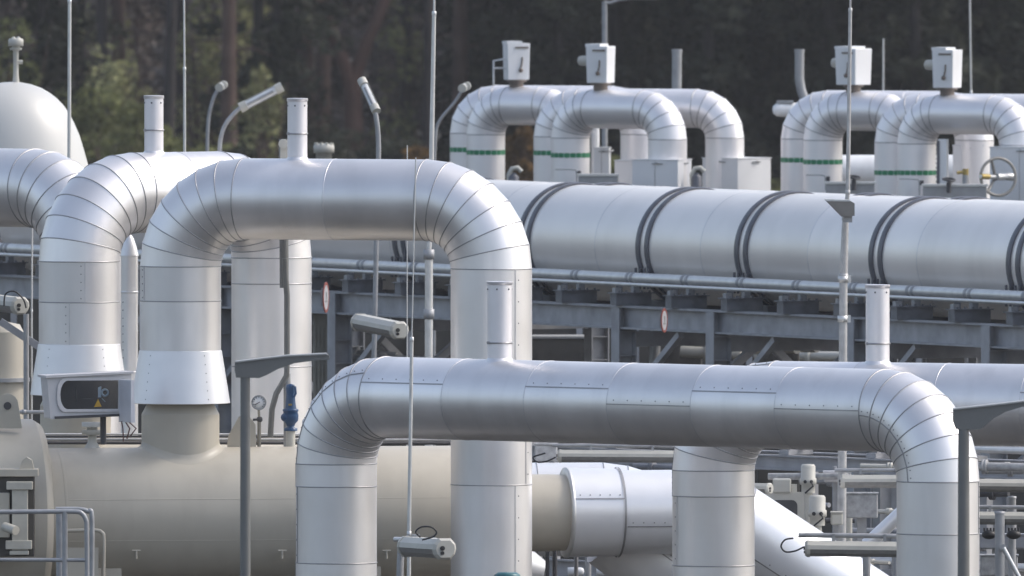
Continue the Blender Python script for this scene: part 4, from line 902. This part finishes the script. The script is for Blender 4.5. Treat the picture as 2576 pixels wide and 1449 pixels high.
# ladder-like strip beside the right far arch and white post in the left opening
q = P(2373, 400, 551.8); rt = thing('cable_ladder', 'narrow white post with a dark toothed strip behind the right far arch', 'post', (q.x, q.y, 0)); m = MB(); m.abox((q.x, q.y, (P(0, 350, 551.8).z) / 2), S(22, 551), 0.25, P(0, 350, 551.8).z, R_(-12)); m.build('post', 'white', rt)
m = MB(); zt_ = P(0, 354, 551.8).z; m.abox((q.x - S(13, 551), q.y - 0.1, zt_ - 0.8), S(7, 551), 0.06, 1.6)
for k in range(14): m.abox((q.x - S(17, 551), q.y - 0.1, zt_ - 0.1 - 0.105 * k), S(4, 551), 0.05, 0.03)
m.build('toothed_strip', 'strap', rt)
q = P(1497, 340, 563); rt = thing('marker_post', 'slim white post seen through the opening of the boxed far arch', 'post', (q.x, q.y, 0)); m = MB(); m.cyl((q.x, q.y, 0), (q.x, q.y, P(0, 321, 563).z), S(11, 563), n=18); m.build('post', 'white', rt); m = MB(); m.abox((q.x - S(14, 563), q.y, P(0, 370, 563).z), S(6, 563), 0.1, 1.2); m.build('strip', 'dark', rt)
foot_box('small grey box with pipe bends below the slim white post', 1515, 372, 561.6, 0.37, R_(-6))
for (x, lab) in ((1292, 'pale curved valve bonnet between the two left far arches'), (1752, 'pale curved valve bonnet between the two foot boxes')):
    q = P(x, 440, 558); rt = thing('valve_bonnet', lab, 'valve', (q.x, q.y, 0)); m = MB(); m.tube([P(x - 10, 470, 558), P(x - 12, 440, 558), P(x - 4, 424, 558), P(x + 10, 422, 558), P(x + 20, 432, 558)], S(6, 558), n=12); m.build('bend', 'cream', rt); m = MB(); m.lathe((q.x, q.y, 0), Z, [(0, S(14, 558)), (P(0, 445, 558).z, S(14, 558)), (P(0, 436, 558).z, S(6, 558)), (P(0, 434, 558).z, 0)], n=16); m.build('body', 'strap', rt)
# white tank strip behind right arches
a = P(2060, 412, 566); rt = thing('storage_tank', 'low white horizontal tank behind the right far arches', 'tank', (P(2240, 412, 566).x, 566, 0)); m = MB(); m.lathe(P(2080, 428, 566), V((1, 0.05, 0)), [(0, 0), (0.0, 0.36), (0.05, 0.36), (7, 0.36)], n=28); m.build('shell', 'white', rt)
m = MB(); m.abox((P(2180, 412, 566).x, 566.2, P(0, 450, 566).z / 2), 0.4, 0.5, P(0, 450, 566).z); m.build('saddle', 'concrete', rt)

# ------------------------------------------------------------------ handrail bottom left
def handrail():
    d = 446.0; b = P(220, 1449, d); root = thing('handrail', 'galvanised handrail with a rounded corner at the bottom left', 'handrail', (b.x, b.y, 0))
    m = MB(); m.tube([P(x, y, d) for x, y in [(-80, 1288)] + curve([(0, 1288), (120, 1287), (188, 1287), (206, 1292), (216, 1308), (218, 1330), (219, 1449)])] + [V((P(219, 1449, d).x, d, 0))], S(6, d), n=14); m.build('top_rail', 'galv', root)
    m = MB(); m.cyl(P(-80, 1408, d), P(214, 1409, d), S(5, d), n=12); m.build('knee_rail', 'galv', root)
    for x, w in ((163, 7), (150, 9)):
        m = MB(); dd = d + (0 if x == 163 else 1.1); m.cyl(V((P(x, 1449, dd).x, dd, 0)), P(x, 1287, dd), S(w, dd), n=12); m.build('post', 'galv', root)
    m = MB(); dd = d + 1.1; m.tube([P(x, y, dd) for x, y in curve([(140, 1281), (196, 1281), (220, 1286), (231, 1300), (231, 1449)])] + [V((P(231, 1449, dd).x, dd, 0))], S(6, dd), n=12); m.build('rear_rail', 'galv', root)
handrail()
q = P(200, 1400, 452); rt = thing('access_hatch', 'beige davit hoop and plate in front of the vessel behind the handrail', 'hatch', (q.x, q.y, 0)); m = MB(); m.tube([P(x, y, 452.9) for x, y in curve([(150, 1336), (235, 1334), (256, 1340), (261, 1358), (260, 1449)])] + [V((P(260, 1449, 452.9).x, 452.9, 0))], S(5, 452), n=12); m.build('hoop', 'beige', rt)
m = MB(); zt_ = P(0, 1378, 452.6).z; m.abox((P(205, 1400, 452.6).x, 452.6, zt_ / 2), S(85, 452), 0.06, zt_); m.build('plate', 'beige', rt)

# ------------------------------------------------------------------ small equipment at the bottom right
def actuator(label, x, y0, y1, w, d):
    z = lambda y: P(x, y, d).z; q = P(x, y1, d); root = thing('actuator', label, 'actuator', (q.x, q.y, q.z)); r = S(w / 2, d); h_ = y1 - y0
    m = MB(); m.lathe((q.x, q.y, 0), Z, [(z(y1), r * 0.85), (z(y0 + h_ * 0.72), r * 0.85), (z(y0 + h_ * 0.70), r * 1.05), (z(y0 + h_ * 0.5), r * 1.05), (z(y0 + h_ * 0.47), r * 0.92), (z(y0 + 5), r * 0.92), (z(y0), r * 0.75), (z(y0 - 1), 0)], n=24); m.build('body', 'cream', root)
    m = MB()
    for dx in (-0.4, 0.4): m.cyl(V((q.x + r * dx, q.y - r * 0.7, z(y0 + h_ * 0.6))), V((q.x + r * dx, q.y - r * 1.25, z(y0 + h_ * 0.6))), r * 0.22, n=10)
    m.build('gland', 'black', root)
    m = MB(); m.tube([V((q.x + r * 0.4, q.y - r * 1.2, z(y0 + h_ * 0.6))), V((q.x + r * 0.6, q.y - r * 1.5, z(y0 + h_ * 0.75))), V((q.x - r * 0.4, q.y - r * 1.3, z(y1)))], 0.018, n=6); m.build('cable', 'black', root)
    m = MB(); m.cyl((q.x, q.y, 0), q, r * 0.5, n=12); m.build('stem', 'cream', root)
actuator('upper cream actuator beside the second arch leg', 2033, 1168, 1240, 40, 462)
actuator('lower cream actuator just above the sloping white pipe', 2056, 1246, 1322, 45, 461.4)
def frame_box():
    d = 462.5; q = P(1985, 1330, d); root = thing('valve_stand', 'cream frame with a dark rounded opening above the sloping white pipe', 'frame', (q.x, q.y, 0))
    m = MB(); out = [P(1905, 1238, d), P(2040, 1238, d), P(2048, 1246, d), P(2048, 1400, d), P(1905, 1400, d)]; m.prism(out, V((0, 0.08, 0))); m.build('panel', 'cream', root, bevel=0.01)
    pts = []
    for cx_, cy_, a0 in ((1930, 1272, 180), (1992, 1272, 90), (1992, 1330, 0), (1930, 1330, -90)):
        for k in range(5):
            a = R_(a0 - 22.5 * k); pts.append(P(cx_ + 14 * math.cos(a), cy_ - 14 * math.sin(a), d - 0.012))
    m = MB(); m.prism(pts, V((0, 0.012, 0))); m.build('opening', 'dark', root)
    m = MB(); m.abox(P(1967, 1222, d + 0.1), S(46, d), 0.3, S(36, d)); m.build('cap_box', 'cream', root, bevel=0.03)
    m = MB(); m.abox(P(1998, 1228, d + 0.1), S(14, d), 0.1, S(20, d)); m.build('hinge_block', 'cream', root)
    m = MB(); m.abox(V((P(1975, 0, d).x, d + 0.2, P(0, 1400, d).z / 2)), 0.5, 0.3, P(0, 1400, d).z); m.build('stand', 'cream', root)
frame_box()
for (x0, x1, y0, y1, d, mt_, lab) in ((2072, 2140, 1188, 1212, 464, 'cabgrey', 'small pale grey box behind the upper actuator'), (2128, 2208, 1242, 1303, 463.5, 'greymid', 'grey speckled box under the tube light near the mast'), (1345, 1402, 1118, 1160, 464, 'greymid', 'grey box under the crossbar beside the tall arch leg'), (2440, 2600, 1346, 1380, 452, 'beam', 'grey steel box beam at the right edge'), (2466, 2560, 1398, 1449, 449, 'greymid', 'grey wrapped box in the bottom right corner'), (2090, 2120, 1290, 1320, 462, 'cream', 'cream junction box beside the mast foot')):
    a0, a1 = P(x0, y0, d), P(x1, y1, d); rt = thing('junction_box', lab, 'box', ((a0.x + a1.x) / 2, d, 0)); m = MB(); m.abox(((a0.x + a1.x) / 2, d, (a0.z + a1.z) / 2), a1.x - a0.x, 0.35, a0.z - a1.z); m.build('casing', mt_, rt, bevel=0.03)
    m = MB(); m.abox(((a0.x + a1.x) / 2, d, a0.z + 0.012), (a1.x - a0.x) * 1.05, 0.4, 0.03); m.build('lid', mt_, rt); m = MB(); m.abox(((a0.x + a1.x) / 2, d + 0.1, a1.z / 2), (a1.x - a0.x) * 0.3, 0.12, a1.z); m.build('stand', 'galv', rt)
def low_rack(label, u_off, x0, x1, y0, y1, d0, d1, hh):
    a, b = P(x0, y0, d0), P(x1, y1, d1); dr = (b - a).normalized(); root = thing('low_rack', label, 'steel rack', (a.x, a.y, 0)); sd_ = V((dr.y, -dr.x, 0)).normalized()
    for k, off in enumerate((0, 1.6)):
        m = MB(); o_ = -sd_ * off; m.box((a + b) / 2 + o_, dr * (b - a).length / 2, sd_ * 0.12, Z * 0.015); m.box((a + b) / 2 + o_ - Z * hh, dr * (b - a).length / 2, sd_ * 0.12, Z * 0.015); m.box((a + b) / 2 + o_ - Z * hh / 2, dr * (b - a).length / 2, sd_ * 0.01, Z * hh / 2); m.build('beam', 'beam', root)
    n = 6
    for i in range(n + 1):
        p = a.lerp(b, i / n); m = MB(); m.box(V((p.x, p.y, (p.z - 0.02) / 2)) - sd_ * 0.8, dr * 0.1, sd_ * 0.1, Z * (p.z / 2 - 0.02)); m.build('column', 'beam', root)
        m = MB(); m.box(p + Z * 0.07 - sd_ * 0.3, dr * 0.12, sd_ * 0.4, Z * 0.05); m.box(p + Z * 0.16 - sd_ * 0.1, dr * 0.05, sd_ * 0.06, Z * 0.06); m.build('saddle', 'beam', root)
    for k, (uo, zo, r_) in enumerate(((0.05, 0.27, 0.055), (-0.4, 0.26, 0.08), (-0.8, 0.25, 0.06))):
        m = MB(); m.cyl(a + sd_ * uo + Z * zo, b + sd_ * uo + Z * zo, r_, n=12); m.build('carried_pipe', 'galvlight', root)
low_rack('low grey steel rack with pipes seen under the front crossbar', 0, 1330, 2640, 1122, 1172, 476, 468, 0.27)
low_rack('lower grey steel rack at the bottom behind the white tee', 0, 1330, 2700, 1405, 1470, 474, 466, 0.3)
for i, (x, y0, y1, w, d, m0, lab) in enumerate(((2515, 1288, 1449, 25, 441, 'galv', 'square-topped grey post between the lamp pole and the right edge'), (2252, 1395, 1449, 18, 445, 'galv', 'short dark post left of the right front leg'), (1377, 1385, 1449, 10, 460, 'dark', 'thin dark post under the beige neck'), (1396, 1380, 1449, 12, 460, 'dark', 'second dark post under the beige neck, nearer the end disc'), (1552, 1395, 1449, 20, 465, 'galv', 'grey post under the white tee'), (2546, 1250, 1335, 20, 447.4, 'galv', 'curved grey conduit riser in front of the right tube lights'))):
    b = P(x, y1, d); rt = thing('grey_post' if m0 == 'galv' else 'dark_post', lab, 'post', (b.x, b.y, 0)); m = MB(); m.cyl((b.x, b.y, 0), P(x, y0, d), S(w / 2, d), n=14); m.build('tube', m0, rt); m = MB(); m.lathe(P(x, y0, d), Z, [(-0.03, S(w / 2, d) + 0.01), (0.01, S(w / 2, d) + 0.01), (0.02, 0)], n=14); m.build('cap', m0, rt)
rt = thing('pipe_strut', 'bright slanting strut at the bottom right corner', 'strut', (P(2590, 1470, 440.5).x, 440.5, 0)); m = MB(); m.cyl(P(2524, 1378, 440.5), P(2600, 1520, 440.5), S(6, 440), n=12); m.build('tube', 'galvlight', rt); m = MB(); m.cyl(P(2524, 1378, 440.5), P(2524, 1378, 441), S(9, 440), n=12); m.build('pivot', 'galv', rt)
for x, lab in ((2488, 'black cable gland cluster left of the post at right'), (2550, 'black cable gland cluster at the right edge')):
    q = P(x, 1345, 446.5); rt = thing('gland_cluster', lab, 'cable gland', q); m = MB(); m.ball(q, S(19, 446), S(16, 446), S(12, 446)); m.build('cap', 'black', rt)
    m = MB()
    for k in range(4): m.cyl(q + V((-0.09 + 0.06 * k, -0.02, 0.06)), q + V((-0.09 + 0.06 * k, -0.02, 0.13)), 0.02, n=8)
    m.build('gland', 'dark', rt)
q = P(2240, 1320, 452); rt = thing('sloping_pipe', 'thin bright white pipe sloping up behind the right front leg', 'pipe', (q.x, q.y, 0)); m = MB(); m.cyl(P(2180, 1372, 452), P(2330, 1232, 452), S(18, 452), n=20); m.build('tube', 'whiteclad', rt); m = MB(); m.cyl(P(2180, 1372, 452), V((P(2180, 1372, 452).x, 452, 0)), S(10, 452), n=12); m.build('leg', 'galv', rt)
q = P(1352, 1432, 461); rt = thing('white_cone', 'white cone end poking out beside the tall arch leg at the bottom', 'cone', (q.x, q.y, q.z)); m = MB(); m.lathe(P(1300, 1420, 461), V((1, 0, -0.22)), [(0, S(60, 461)), (S(70, 461), S(24, 461)), (S(72, 461), S(20, 461)), (S(72, 461), 0)], n=28); m.build('cone', 'whiteclad', rt); m = MB(); m.lathe(P(1300, 1420, 461), V((-1, 0, 0.22)), [(0, S(60, 461)), (0.5, S(60, 461)), (0.5, 0)], n=28); m.build('barrel', 'whiteclad', rt)
q = P(1276, 1452, 449); rt = thing('teal_valve', 'teal valve top at the bottom edge in front of the tall arch leg', 'valve', (q.x, q.y, 0)); m = MB(); m.lathe((q.x, q.y, 0), Z, [(P(0, 1480, 449).z, S(20, 449)), (P(0, 1456, 449).z, S(33, 449)), (P(0, 1446, 449).z, S(33, 449)), (P(0, 1440, 449).z, S(24, 449)), (P(0, 1439, 449).z, 0)], n=24); m.build('bonnet', 'teal', rt); m = MB(); m.cyl((q.x, q.y, 0), (q.x, q.y, P(0, 1478, 449).z), S(14, 449), n=14); m.build('riser', 'cream', rt)
for i, (x0, x1, y) in enumerate(((1560, 1640, 1436), (1500, 1545, 1438), (1428, 1470, 1438))):
    a, b = P(x0, y, 468), P(x1, y, 468); rt = thing('short_vessel', ['white round-ended tank end under the sloping branch', 'small white box end in the gap under the tee', 'small pale box end left in the gap under the tee'][i], 'tank', (a.x, a.y, 0)); m = MB(); m.lathe(a, b - a, [(0, 0), (0.0, S(11, 468)), ((b - a).length * 0.8, S(11, 468)), ((b - a).length * 0.95, S(8, 468)), ((b - a).length, 0)], n=18); m.build('shell', 'white', rt); m = MB(); m.abox(((a.x + b.x) / 2, 468, a.z / 2 - 0.05), 0.15, 0.2, a.z - 0.1); m.build('stand', 'concrete', rt)
# vessel and brace glimpsed at the far left below the tube light
q = P(30, 900, 474); rt = thing('upright_tank', 'beige upright tank at the left edge behind the rod', 'tank', (P(10, 900, 474).x, 474, 0)); m = MB(); m.cyl((P(5, 900, 474).x, 474, 0), (P(5, 900, 474).x, 474, P(0, 835, 474).z), S(55, 474), n=36); m.lathe((P(5, 900, 474).x, 474, P(0, 835, 474).z), Z, [(0, S(55, 474)), (0.15, S(45, 474)), (0.22, 0)], n=36); m.build('shell', 'beige', rt); m = MB(); m.cyl((P(5, 900, 474).x, 474, P(0, 960, 474).z), (P(5, 900, 474).x, 474, P(0, 950, 474).z), S(70, 474), n=36); m.build('platform', 'galv', rt)
rt = thing('grey_post', 'grey post right of the upright tank at left', 'post', (P(65, 900, 463).x, 463, 0)); m = MB(); m.cyl((P(66, 900, 463).x, 463, 0), P(66, 790, 463), S(7, 463), n=12); m.build('tube', 'galv', rt); m = MB(); m.bar(P(0, 808, 463.3), P(110, 880, 463.3), 0.12, 0.14); m.build('brace', 'beam', rt)

# pipes and conduits crossing the shade under the rack, and the small bores at the bottom
cr = random.Random(4)
def conduit(label, group, a, b, r, m, fl=True):
    root = thing('shade_pipe', label, 'pipe', (a.x, a.y, 0), group); mb = MB(); mb.tube([a, a.lerp(b, 0.5) , b], r, n=12); mb.build('tube', m, root)
    f = MB(); f.lathe(a.lerp(b, 0.45), b - a, [(-0.05, r), (-0.05, r * 1.7), (-0.004, r * 1.7), (-0.004, r * 1.2), (0.004, r * 1.2), (0.004, r * 1.7), (0.05, r * 1.7), (0.05, r)], n=16); f.build('flange', m, root)
for k in range(16):
    x = cr.uniform(800, 2560); d = cr.uniform(508, 540); y = cr.uniform(835, 905)
    if k % 2: a, b = P(x, y, d), P(x + cr.uniform(120, 330), y + cr.uniform(2, 14), d - cr.uniform(0, 4))
    else: q = P(x, 800, d); a, b = V((q.x, d, 0)), V((q.x + cr.uniform(-0.5, 0.5), d, q.z + cr.uniform(-0.5, 0.4)))
    conduit('thin pipe in the shade under the big pipelines', 'thin pipes in the shade under the rack', a, b, cr.uniform(0.05, 0.14), cr.choice(['beam', 'cream', 'galv', 'skidpale']))
for k in range(40):
    x = cr.uniform(1345, 2560); d = cr.uniform(463.5, 470); y = cr.uniform(1150, 1440)
    if k % 3: a, b = P(x, y, d), P(x + cr.uniform(60, 220), y + cr.uniform(-3, 5), d - cr.uniform(0, 1))
    else: q = P(x, cr.uniform(1170, 1330), d); a, b = V((q.x, d, 0)), q
    conduit('small bore pipe among the crowded fittings at the bottom right', 'small bore pipes at the bottom right', a, b, cr.uniform(0.03, 0.085), cr.choice(['beam', 'cream', 'galv', 'greymid', 'dark', 'saddlegrey']))

# ------------------------------------------------------------------ woodland
def leaf_cloud(mb, c, rx, ry, rz, n, size, rnd, shell=0.35):
    for _ in range(n):
        while True:
            p = V((rnd.uniform(-1, 1), rnd.uniform(-1, 1), rnd.uniform(-1, 1)))
            if p.length <= 1: break
        p = p * (shell + (1 - shell) * p.length ** 0.3 / max(p.length, 0.2)) if p.length > 0.05 else p
        if p.length > 1: p.normalize()
        q = c + V((p.x * rx, p.y * ry, p.z * rz)); a = V((rnd.gauss(0, 1), rnd.gauss(0, 1), rnd.gauss(0, 0.6))).normalized(); b = a.cross(V((rnd.gauss(0, 1), rnd.gauss(0, 1), rnd.gauss(0, 1)))).normalized()
        s = size * rnd.uniform(0.55, 1.35); i = len(mb.v)
        mb.v += [q - a * s, q - b * s * 0.45, q + a * s, q + b * s * 0.45]; mb.f.append((i, i + 1, i + 2, i + 3)); mb.mi.append(0); mb.sm.append(False)
def make_pine(name, label, hgt, r, bark, leaf, seed, fork=False, low=0.55, branches=14, clumps=26, lsize=0.28):
    rnd = random.Random(seed); root = thing(name, label, 'tree', (0, 0, 0), 'trees of the woodland')
    t = MB(); lean = V((rnd.uniform(-0.5, 0.5), rnd.uniform(-0.5, 0.5), 0))
    ax = lambda u: lean * (u * u) + V((0.12 * math.sin(u * 7 + seed), 0.12 * math.cos(u * 6 + seed), hgt * u))
    if fork:
        pts = [ax(i / 24 * 0.5) for i in range(11)]; t.tube(pts, r, n=10, r1=r * 0.85); f = pts[-1]
        for s_ in (-1, 1):
            t.tube([f - Z * 0.3] + [f + V((s_ * 3.4 * (u ** 0.85) * (1 + u), 0.2 * s_ * u, hgt * 0.5 * u)) for u in [i / 8 for i in range(1, 9)]], r * 0.7, n=9, r1=r * 0.25)
    else: t.tube([ax(i / 16) for i in range(17)], r, n=10, r1=r * 0.25)
    for k in range(branches):
        u = rnd.uniform(0.22, 0.98); b0 = ax(u); an = rnd.uniform(0, 6.28); L_ = rnd.uniform(0.8, 3.0) * (1.2 - u * 0.5)
        e = V((math.cos(an), math.sin(an), rnd.uniform(-0.25, 0.45))); t.tube([b0, b0 + e * L_ * 0.5 + Z * 0.1, b0 + e * L_ + V((0, 0, rnd.uniform(-0.4, 0.3)))], r * 0.22 * (1.2 - u), n=5, r1=0.015)
    t.build('trunk', bark, root)
    c = MB()
    for k in range(clumps):
        u = rnd.uniform(low, 1.02); an = rnd.uniform(0, 6.28); rad = rnd.uniform(0.2, 2.6) * (1.25 - u * 0.7); q = ax(min(u, 1)) + V((math.cos(an) * rad, math.sin(an) * rad, 0))
        leaf_cloud(c, q, rnd.uniform(0.5, 1.15), rnd.uniform(0.5, 1.15), rnd.uniform(0.3, 0.75), 70, lsize, rnd)
    c.build('crown', leaf, root)
    return root
def make_bush(name, label, hgt, w, leaf, seed, n=2600, lsize=0.16, cat='bush', tall=False):
    rnd = random.Random(seed); root = thing(name, label, cat, (0, 0, 0), 'bushes at the woodland edge')
    t = MB()
    for k in range(7):
        e = V((rnd.uniform(-.5, .5) * w, rnd.uniform(-.5, .5) * w, hgt * rnd.uniform(0.6, 0.95))); t.tube([V((rnd.uniform(-.15, .15), rnd.uniform(-.15, .15), 0)), e * 0.5 + V((0.1, 0, 0.1)), e], 0.06, n=5, r1=0.012)
    t.build('stem', 'bark', root); c = MB()
    for k in range(16):
        u = rnd.uniform(0.1, 0.95); k2 = math.sin(math.pi * min(1, 0.25 + u * 0.75)) ; q = V((rnd.uniform(-.5, .5) * w * k2, rnd.uniform(-.5, .5) * w * k2, hgt * u))
        leaf_cloud(c, q, w * rnd.uniform(.12, .26), w * rnd.uniform(.12, .26), hgt * rnd.uniform(.06, .14), n // 16, lsize, rnd)
    c.build('foliage', leaf, root); return root
def place(o, x, d, yaw, s=1.0):
    d += FOFF; b = P(x, 500, d); o.location = (b.x, d, 0.0); o.rotation_euler = (0, 0, yaw); o.scale = (s, s, s)
rt_ = random.Random(21)
FOFF = 270
PR = {
 'slim': make_pine('pine_tree', 'dark slim woodland trunk', 24, 0.28, 'barkdark', 'leaf_dark', 3, low=0.62),
 'brown': make_pine('pine_tree', 'brown woodland trunk', 26, 0.36, 'bark', 'leaf_dark', 5, low=0.62),
 'fork': make_pine('pine_tree', 'reddish forked pine', 24, 0.42, 'barkred', 'leaf_dark', 8, fork=True, low=0.72),
 'dark': make_pine('spruce_tree', 'dark evergreen', 19, 0.26, 'barkdark', 'leaf_dark', 11, low=0.03, branches=24, clumps=130, lsize=0.26),
 'spruce': make_pine('spruce_tree', 'dense dark evergreen', 21, 0.24, 'barkdark', 'leaf_dark', 14, low=0.05, branches=20, clumps=120, lsize=0.30),
 'twig': make_pine('bare_tree', 'bare twiggy tree', 16, 0.13, 'bark', 'twig', 17, low=0.1, branches=40, clumps=44, lsize=0.20),
}
used = set()
def tree(kind, x, d, label, s=1.0):
    o = PR[kind] if kind not in used else copy_tree(PR[kind]); used.add(kind); place(o, x, d, rt_.uniform(0, 6.28) if kind != 'fork' else 0.1, s); o['label'] = label; return o
def where(x):
    return 'above the white dome' if x < 170 else 'between the two left rods' if x < 460 else 'behind the swan-neck lamp' if x < 720 else 'above the middle crossbar' if x < 950 else 'left of the first far arch' if x < 1180 else 'behind the left far arches' if x < 1600 else 'between the two far arch groups' if x < 2000 else 'behind the right far arches' if x < 2350 else 'in the top right corner'
specs = [
 ('slim', 262, 668, 'dark trunk behind the green bushes, between the two left rods'),
 ('brown', 292, 690, 'brown trunk right beside the dark trunk between the two left rods'),
 ('slim', 424, 660, 'thick dark trunk just left of the second left rod'),
 ('slim', 446, 700, 'thin dark trunk almost touching the second left rod'),
 ('brown', 583, 664, 'brown trunk above the end-on yard lamp'),
 ('slim', 652, 685, 'dark trunk above the leaning tube light'),
 ('brown', 688, 712, 'faint brown trunk right of the leaning tube light'),
 ('brown', 770, 690, 'brown trunk above the middle vent stack'),
 ('fork', 885, 672, 'reddish forked pine spreading its two limbs above the middle crossbar'),
 ('slim', 1070, 664, 'dark trunk just left of the tall middle mast'),
 ('brown', 1166, 676, 'pale thin trunk left of the first valve box'),
 ('slim', 960, 716, 'thin dark trunk right of the forked pine'),
 ('twig', 30, 690, 'bare twiggy tree above the white dome'),
 ('twig', 345, 705, 'bare twiggy tree above the left arch vent'),
 ('twig', 520, 715, 'bare twiggy tree between the second rod and the swan-neck lamp'),
 ('twig', 735, 720, 'bare twiggy tree above the middle vent stack'),
 ('twig', 1010, 700, 'bare twiggy tree left of the tall middle mast'),
 ('twig', 150, 720, 'bare twiggy tree above the dome, touching the left rod'),
 ('twig', 840, 725, 'bare twiggy tree seen through the fork of the reddish pine'),
 ('twig', 1120, 728, 'bare twiggy tree right of the tall middle mast'),
 ('slim', 205, 700, 'dark trunk just right of the first left rod'),
 ('brown', 350, 720, 'dim brown trunk above the left vent stack'),
 ('slim', 535, 720, 'dim dark trunk left of the end-on yard lamp'),
 ('brown', 815, 715, 'dim brown trunk left of the forked pine'),
 ('slim', 730, 700, 'dark trunk left of the middle vent stack'),
 ('slim', 1015, 690, 'dark trunk between the forked pine and the middle mast'),
 ('dark', 105, 682, 'dark evergreen left of the first rod'),
 ('dark', 690, 668, 'small dark evergreen right of the leaning tube light'),
 ('dark', 1235, 684, 'dark evergreen behind the first valve box'),
 ('spruce', 1400, 672, 'dense dark evergreen between the first two valve boxes'),
]
for k, x, d, lab in specs: tree(k, x, d, lab)
# the unbroken dark wood on the right: trees nothing tells apart
wood = [(1310, 700), (1480, 690), (1560, 676), (1640, 700), (1715, 684), (1790, 672), (1860, 698), (1935, 680), (2010, 690), (2085, 674), (2160, 700), (2235, 682), (2310, 672), (2390, 694), (2465, 680), (2540, 690), (2620, 676), (2700, 690),
        (1350, 722), (1440, 728), (1530, 718), (1620, 726), (1700, 720), (1780, 728), (1880, 722), (1970, 728), (2050, 718), (2140, 726), (2220, 720), (2320, 728), (2420, 722), (2500, 726), (2590, 718)]
for i, (x, d) in enumerate(wood): tree('spruce' if i % 2 else 'dark', x, d, 'dark evergreen of the unbroken dark wood from the second valve box to the right edge', rt_.uniform(0.95, 1.25))
for o in [o for o in bpy.data.objects if o.get('category') == 'tree' and 'unbroken dark wood' in o.get('label', '')]: o['group'] = 'evergreens of the dark wood on the right'

BU = [
 ('leaf_mid', 9.6, 3.2, 215, 642, 'tall green bush right of the white dome'),
 ('leaf_pale', 10.6, 2.6, 292, 650, 'tallest pale green bush between the two left rods'),
 ('leaf_mid', 9.0, 3.4, 352, 640, 'green bush behind the left arch vent'),
 ('leaf_mid', 7.6, 2.8, 430, 646, 'low green bush at the foot of the second left rod'),
 ('leaf_pale', 10.4, 1.6, 668, 652, 'pale green sapling behind the leaning tube light'),
 ('leaf_mid', 6.8, 2.6, 520, 650, 'low green bush under the end-on yard lamp'),
 ('leaf_rust', 7.9, 1.6, 1058, 640, 'rusty bush left of the middle mast foot'),
 ('leaf_mid', 7.4, 1.8, 1112, 644, 'olive bush left of the first far arch'),
 ('leaf_rust', 8.4, 1.3, 1318, 640, 'rusty bush seen under the boxed far arch at left'),
 ('leaf_mid', 7.6, 2.0, 1545, 642, 'olive bush seen under the second boxed far arch'),
 ('leaf_mid', 7.4, 2.2, 1895, 642, 'olive bush right of the corner box'),
 ('leaf_mid', 11.5, 2.4, 60, 660, 'green sapling behind the dome top at the left edge'),
 ('leaf_dark', 8.0, 2.8, 800, 648, 'dark bush above the middle crossbar'),
 ('leaf_dark', 8.0, 2.6, 985, 650, 'dark bush right of the tilted yard lamp'),
 ('leaf_dark', 7.8, 2.6, 610, 652, 'dark bush behind the swan-neck lamp pole'),
 ('leaf_mid', 8.6, 3.6, 265, 655, 'broad green bush between the dome and the first vent stack'),
 ('leaf_mid', 8.0, 3.4, 395, 652, 'green bush just right of the left vent stack'),
 ('leaf_mid', 7.4, 3.2, 480, 658, 'low green bush right of the second left rod'),
 ('leaf_mid', 7.6, 3.0, 570, 656, 'low green bush between the end-on lamp and the swan-neck lamp'),
 ('leaf_dark', 8.6, 3.4, 720, 656, 'dark bush left of the middle vent stack'),
 ('leaf_dark', 8.2, 3.4, 900, 656, 'dark bush at the foot of the forked pine'),
 ('leaf_pale', 12.2, 2.2, 235, 700, 'pale sapling high above the green bushes right of the first rod'),
 ('leaf_pale', 12.4, 2.6, 545, 705, 'pale sapling high above the end-on yard lamp'),
 ('leaf_pale', 12.2, 2.2, 640, 705, 'pale sapling high above the leaning tube light'),
 ('leaf_pale', 11.4, 1.6, 1000, 690, 'pale thin sapling in the gap right of the forked pine'),
 ('leaf_pale', 11.6, 1.5, 500, 690, 'pale thin sapling right of the second left rod'),
]
for i, (lf, hg, w, x, d, lab) in enumerate(BU):
    small = hg >= 10; hg = 20 - (20 - hg) * (d + FOFF) / d; w *= 1.42
    o = make_bush('sapling' if small else 'bush', lab, hg, w, lf, 100 + i, n=900 if small else 2400, lsize=0.15, cat='sapling' if small else 'bush'); place(o, x, d, 0.3 * i)
# far wood behind: one unbroken mass on each side
def mass(name, label, x0, x1, leaf, n, seed, size, d0=1000, d1=1040):
    rnd = random.Random(seed); m = MB()
    for k in range(n):
        d = d0 + (d1 - d0) * rnd.random() ** 1.3; x = rnd.uniform(x0, x1); z = rnd.uniform(0, 1) ** 0.8 * 17
        b = P(x, 500, d); leaf_cloud(m, V((b.x, d, z)), 0.9, 0.9, 0.6, 12, size, rnd)
    o = m.build(name, leaf); tag(o, label, 'woodland', kind='stuff'); return o
mass('far_wood', 'brown grey leafless far wood behind the trunks at upper left', -200, 1260, 'twig', 2300, 5, 0.42)
mass('far_wood', 'near-black evergreen far wood behind the far arches', 1200, 2800, 'leaf_dark', 1900, 6, 0.5)

# ------------------------------------------------------------------ air
hm = bpy.data.materials.new('haze_air'); hm.use_nodes = True; nt = hm.node_tree; nt.nodes.remove(nt.nodes['Principled BSDF'])
pv = nt.nodes.new('ShaderNodeVolumePrincipled'); pv.inputs['Color'].default_value = (0.92, 0.93, 0.96, 1); pv.inputs['Density'].default_value = 0.000055
nt.links.new(pv.outputs[0], nt.nodes['Material Output'].inputs['Volume'])
hz = MB(); hz.box(V((0, 450, 33)), V((2050, 0, 0)), V((0, 2000, 0)), Z * 34.5); ho = hz.build('haze', hm); tag(ho, 'thin pale haze lying over the whole site', 'haze', kind='stuff')
